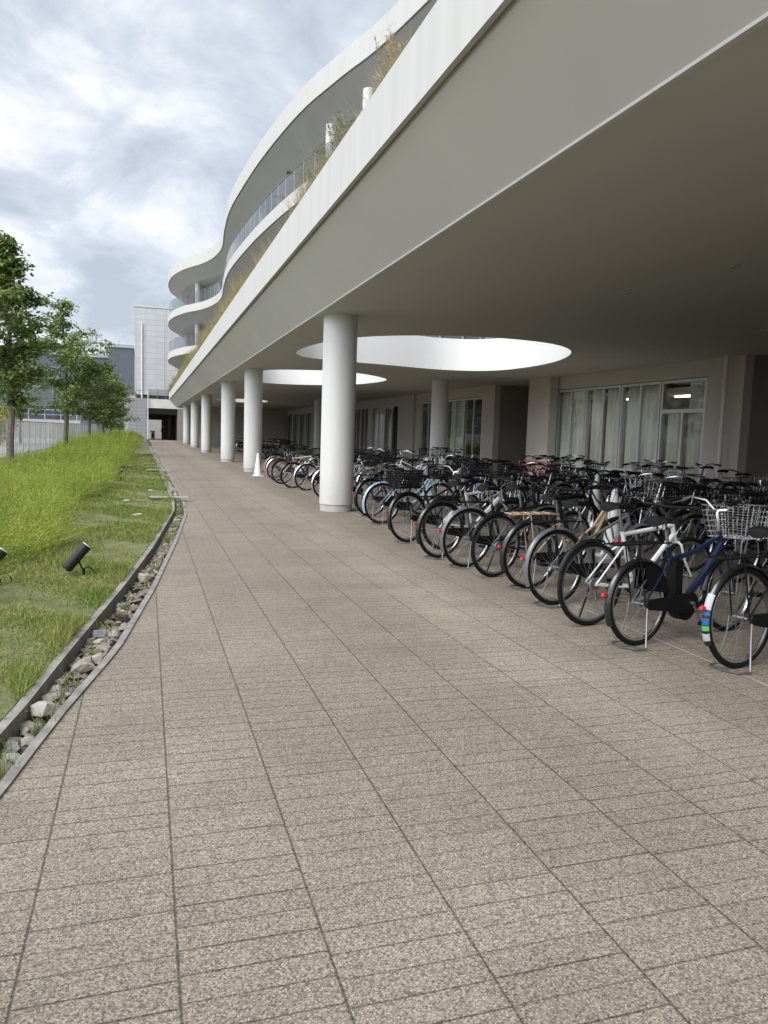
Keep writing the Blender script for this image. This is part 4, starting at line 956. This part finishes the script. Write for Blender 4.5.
    if kind == 'ebike':
        bt = MB(); bt.box(.335, .415, -.045, .045, .33, .60); P_('battery', bt, [M['plastic']])
        mt = MB(); mt.lathe([(.09, -.05), (.10, -.045), (.10, .045), (.09, .05)], (.47, 0, .245), 20, axis='Y'); P_('motor', mt, [M['plastic']])
        cgd = MB(); pr = arc(0, R, R - .015, 12, 88, 10)
        for s in (-1, 1): cgd.add([(x, s * .045, z) for x, z in pr] + [(.02, s * .06, R + .10)], [tuple(range(len(pr) + 1))])
        P_('dress_guard', cgd, [M['plastic']])
    def wire_basket(cx_, cz, lx, ly, h, taper, sp_, r):
        b = MB()
        def ring(f): 
            sx, sy = lx / 2 * (taper + (1 - taper) * f), ly / 2 * (taper + (1 - taper) * f)
            return [(cx_ - sx, -sy, cz + h * f), (cx_ + sx, -sy, cz + h * f), (cx_ + sx, sy, cz + h * f), (cx_ - sx, sy, cz + h * f)]
        for i in range(7 if full else 4): b.tube(ring(i / (6 if full else 3)), r if i else r * 1.3, 4, True)
        b.tube(ring(1.0), r * 2, 5, True)
        t_, lo = ring(1), ring(0)
        for e_ in range(4):
            k = int((lx if e_ % 2 == 0 else ly) / sp_)
            for j in range(k + 1):
                f = j / k; A = [lo[e_][q] * (1 - f) + lo[(e_ + 1) % 4][q] * f for q in range(3)]; B = [t_[e_][q] * (1 - f) + t_[(e_ + 1) % 4][q] * f for q in range(3)]
                b.tube([A, B], r, 3, cap=False)
        k = int(ly / sp_)
        for j in range(k + 1):
            f = j / k; b.tube([[lo[0][q] * (1 - f) + lo[3][q] * f for q in range(3)], [lo[1][q] * (1 - f) + lo[2][q] * f for q in range(3)]], r, 3, cap=False)
        return b
    if basket == 'silver': P_('basket', wire_basket(1.10, .74, .34, .42, .25, .78, .045 if full else .07, .0026 if full else .0034), [M['chrome']])
    if basket == 'black': P_('basket', wire_basket(1.10, .74, .32, .40, .24, .78, .028 if full else .05, .004 if full else .005), [M['plastic']])
    if basket == 'rear': P_('basket', wire_basket(-.06, .755, .40, .30, .22, .88, .022, .0055), [M['plastic']])
    if basket and basket != 'rear':
        sb = MB()
        for s in (-1, 1): sb.tube([(1.02, s * .1, .745), (WB, s * .065, R)], .006, 4)
        P_('basket_stay', sb, [M['chrome']])
    return L
CACHE = {}
def style(kind, basket, full, R):
    key = (kind, basket, full, R)
    if key in CACHE: return CACHE[key]
    raw = bike_parts(kind, basket, full, R); out = []
    if full:
        for nm, pa, m_, mats in raw:
            sl = [q if isinstance(q, str) else None for q in mats]
            out.append((nm, pa, m_.mesh('bicycle_' + nm, [M['plastic'] if isinstance(q, str) else q for q in mats]), sl))
    else:            # far bicycles: fewer, coarser parts
        groups = {}
        order = []
        wi = -1
        for i, (nm, pa, m_, mats) in enumerate(raw):
            top = nm if pa is None else raw[pa][0]
            if nm == 'wheel': wi += 1
            key2 = ('wheel', wi) if top == 'wheel' else ({'fork': 'frame', 'fender': 'frame', 'rack': 'frame', 'chain_guard': 'frame', 'kickstand': 'frame', 'crank': 'frame', 'reflector': 'frame', 'headlamp': 'frame', 'battery': 'frame', 'motor': 'frame', 'dress_guard': 'frame', 'drivetrain': 'frame', 'basket_stay': 'basket'}.get(top, top), 0)
            if key2 not in groups: groups[key2] = (MB(), []); order.append(key2)
            G, ms = groups[key2]; mp = {}
            for a, q in enumerate(mats):
                if q not in ms: ms.append(q)
                mp[a] = ms.index(q)
            G.merge(m_, mp)
        for k2 in order:
            G, ms = groups[k2]
            out.append((k2[0], None, G.mesh('far_bicycle_' + k2[0], [M['plastic'] if isinstance(q, str) else q for q in ms]), [q if isinstance(q, str) else None for q in ms]))
    CACHE[key] = out; return out
def bicycle(x, y, deg, kind, basket, paint, label, full=True, fend='black', rack=None, R=.335, group='bicycles parked under the building', lean=0.0, saddle=None, stickers=False, bar=None):
    t = thing('bicycle', label, 'bicycle', (x, y, 0), R_(deg), group); t.rotation_euler = (R_(lean), 0, R_(deg))
    obs = []
    for nm, pa, me, sl in style(kind, basket, full, R):
        o = bpy.data.objects.new(nm, me); COL.objects.link(o); o.parent = t if pa is None else obs[pa]; obs.append(o)
        for i, q in enumerate(sl):
            if q:
                o.material_slots[i].link = 'OBJECT'
                o.material_slots[i].material = {'PAINT': PAINT[paint], 'FENDER': M['chrome'] if fend == 'chrome' else PAINT[fend], 'BAR': M['chrome'] if bar else M['plastic'], 'RACK': (M[rack] if rack else M['plastic'])}[q]
        if saddle and nm == 'saddle': o.material_slots[0].link = 'OBJECT'; o.material_slots[0].material = M[saddle]
        if stickers and nm == 'fender' and not o.children and stickers is not None:
            for (a0, a1, m_) in ((200, 192, 'sticker_white'), (189, 184, 'sticker_green'), (183, 176, 'sticker_blue'), (173, 169, 'sticker_blue'), (167, 150, 'sticker_white')):
                s_ = fender(0, R + .004, a0, a1, .0275, 4).build('sticker', M[m_], o)
            stickers = None
    return t
FRONT = [
 (3.72, 3.91, 9, 'city', 'black', 'black', dict(stickers=True, bar=1, label='black bicycle with blue and green fender stickers, cut off by the right edge')),
 (3.38, 4.52, 14, 'ebike', 'silver', 'navy', dict(R=.305, bar=1, label='navy electric bicycle with small wheels, battery and silver wire basket')),
 (3.35, 5.10, 13, 'cross', None, 'white', dict(label='white diamond-frame bicycle with flat handlebar beside the navy electric one')),
 (3.46, 5.82, 15, 'city', None, 'grey', dict(fend='grey', label='grey bicycle with grey fender between the white and the tan bicycles')),
 (3.58, 6.52, 11, 'step', None, 'tan', dict(fend='black', rack='tan', label='tan bicycle with a wide tan rear rack')),
 (3.49, 7.12, 13, 'cross', None, 'black', dict(label='black flat-bar bicycle standing just left of the tan one')),
 (3.43, 7.72, 12, 'city', None, 'black', dict(fend='grey', label='black bicycle with dark grey fender, second to the left of the tan one')),
 (3.37, 8.36, 15, 'city', None, 'silver', dict(label='silver-framed bicycle with black fender, right of the one with a rear basket')),
 (3.42, 9.66, 17, 'city', 'rear', 'black', dict(bar=1, label='black bicycle with a large dark basket over its rear wheel')),
 (3.66, 9.0, 11, 'cross', None, 'white', dict(label='white-tubed sports bicycle pushed in between the silver and rear-basket bicycles')),
 (3.68, 11.72, 9, 'step', 'black', 'sky', dict(fend='sky', label='pale blue bicycle with pale blue fender')),
 (3.80, 12.75, 12, 'city', 'silver', 'brown', dict(fend='black', saddle='brown', label='brown bicycle with silver rims right beside the big near column')),
 (3.75, 15.0, 11, 'city', 'black', 'grey', dict(label='grey bicycle mostly hidden behind the big near column')),
 (3.80, 16.3, 9, 'city', 'black', 'silver', dict(fend='chrome', label='silver bicycle just left of the big near column')),
 (3.84, 18.6, 12, 'step', None, 'silver', dict(fend='chrome', label='bicycle with polished fender, second to the left of the near column')),
 (3.62, 19.3, 10, 'city', 'black', 'black', dict(label='black bicycle with thick dark tyres, third to the left of the near column')),
 (3.60, 20.8, 13, 'cross', None, 'white', dict(label='white sports bicycle in the second group, middle of the bikes before the white cone')),
 (3.70, 22.2, 9, 'city', None, 'grey', dict(fend='chrome', label='grey bicycle with bright fender in the second group, second from the white cone')),
 (3.86, 23.6, 12, 'step', None, 'yellow', dict(fend='tan', label='yellow-tan bicycle standing next to the white cone by the second column')),
]
for (x, y, dg, kd, bk, pt, kw) in FRONT: bicycle(x, y, dg + random.uniform(-4, 4), kd, bk, pt, lean=random.uniform(-3.5, 3.5), **kw)
# deeper rows, coarser
ORD = ['first', 'second', 'third', 'fourth', 'fifth', 'sixth', 'seventh', 'eighth', 'ninth', 'tenth', 'eleventh', 'twelfth', 'thirteenth', 'fourteenth', 'fifteenth', 'sixteenth', 'seventeenth', 'eighteenth', 'nineteenth', 'twentieth', 'twenty-first', 'twenty-second', 'twenty-third', 'twenty-fourth', 'twenty-fifth', 'twenty-sixth', 'twenty-seventh', 'twenty-eighth', 'twenty-ninth', 'thirtieth']
NICE = {'sky': 'pale blue', 'tan': 'tan', 'green': 'dark green'}
def row(x, ys, deg, where, grp, seed, cols):
    rnd = random.Random(seed)
    for i, y in enumerate(ys):
        kd = rnd.choice(['city', 'city', 'step', 'cross', 'city']); bk = None if kd == 'cross' else rnd.choice(['black', 'silver', 'black', None, None]); pt = rnd.choice(cols)
        lab = '%s bicycle%s, %s from right in %s' % (NICE.get(pt, pt), {'black': ' with dark basket', 'silver': ' with wire basket', None: ''}[bk], ORD[i], where)
        bicycle(x + rnd.uniform(-.15, .15), y + rnd.uniform(-.1, .1), deg + rnd.uniform(-9, 9), kd, bk, pt, lab, full=False, R=rnd.choice([.335, .335, .305]), fend=rnd.choice(['black', 'chrome', 'black', 'black', pt]), bar=rnd.random() < .3, group=grp, lean=rnd.uniform(-4, 4))
dk = ['black', 'black', 'grey', 'silver', 'navy', 'black', 'white', 'green']
row(7.15, [5.9 + i * .62 for i in range(17) if i not in (8, 9)], 188, 'the second row', 'bicycles in the second row', 5, dk)
row(8.3, [8.6 + i * .66 for i in range(12) if i not in (3, 4)], 10, 'the third row', 'bicycles in the third row', 9, dk + ['white'])
row(12.6, [13.9 + i * .68 for i in range(13) if i not in (4, 5, 6, 7)], 184, 'the row along the windows', 'bicycles along the windows', 14, ['black', 'red', 'maroon', 'grey', 'silver', 'black', 'navy', 'red'])
row(7.3, [19.0 + i * .8 for i in range(6)], 186, 'the inner far group', 'bicycles in the inner second group', 21, dk)
row(11.2, [24.6 + i * .9 for i in range(4)], 160, 'the cluster by the recess', 'bicycles by the dark recess', 31, dk)
row(5.9, [37.5 + i * .75 for i in range(6)], 15, 'the group behind the second column', 'far bicycles behind the columns', 37, ['black', 'black', 'grey'])
row(6.1, [51 + i * .8 for i in range(3)], 20, 'the farthest group', 'farthest bicycles', 41, ['black'])
row(0.9, [95.0 + i * .7 for i in range(3)], 100, 'the dark passage', 'bicycles in the passage', 47, ['black'])

# ------------------------------------------------------------------ person in the passage
def person(x, y, rz):
    t = thing('person', 'person in dark clothes standing in the passage at the end of the path', 'person', (x, y, 0), rz)
    J = [(0, 0, .95, .14), (0, 0, 1.15, .13), (0, 0, 1.38, .15), (0, 0, 1.5, .06), (0, .01, 1.6, .09), (0, .01, 1.70, .08),
         (.19, 0, 1.42, .06), (.24, .02, 1.15, .045), (.23, .1, .9, .035), (-.19, 0, 1.42, .06), (-.24, .0, 1.15, .045), (-.23, .08, .9, .035),
         (.1, 0, .88, .09), (.11, .02, .48, .062), (.11, -.02, .07, .045), (.12, .12, .03, .04), (-.1, 0, .88, .09), (-.11, .0, .48, .062), (-.12, -.06, .07, .045), (-.13, .08, .03, .04)]
    E_ = [(0, 1), (1, 2), (2, 3), (3, 4), (4, 5), (2, 6), (6, 7), (7, 8), (2, 9), (9, 10), (10, 11), (0, 12), (12, 13), (13, 14), (14, 15), (0, 16), (16, 17), (17, 18), (18, 19)]
    me = bpy.data.meshes.new('body'); me.from_pydata([j[:3] for j in J], E_, []); o = bpy.data.objects.new('body', me); COL.objects.link(o)
    o.modifiers.new('skin', 'SKIN')
    for i, sv in enumerate(me.skin_vertices[0].data): sv.radius = (J[i][3], J[i][3]); sv.use_root = i == 0
    sb = o.modifiers.new('sub', 'SUBSURF'); sb.levels = 1; sb.render_levels = 1
    dg = bpy.context.evaluated_depsgraph_get(); nm = bpy.data.meshes.new_from_object(o.evaluated_get(dg)); bpy.data.objects.remove(o)
    nm.materials.clear(); nm.materials.append(mat('dark_cloth', (.03, .03, .035), .9)); nm.materials.append(mat('skin', (.45, .28, .2), .6))
    for p in nm.polygons: p.material_index = 1 if p.center.z > 1.5 else 0; p.use_smooth = True
    b = bpy.data.objects.new('body', nm); COL.objects.link(b); b.parent = t
    h = MB(); h.lathe([(.06, 1.66), (.098, 1.68), (.098, 1.73), (.06, 1.79), (.01, 1.80)], n=12); h.build('hair', M['dark'], t)
person(2.0, 95.5, 2.8)
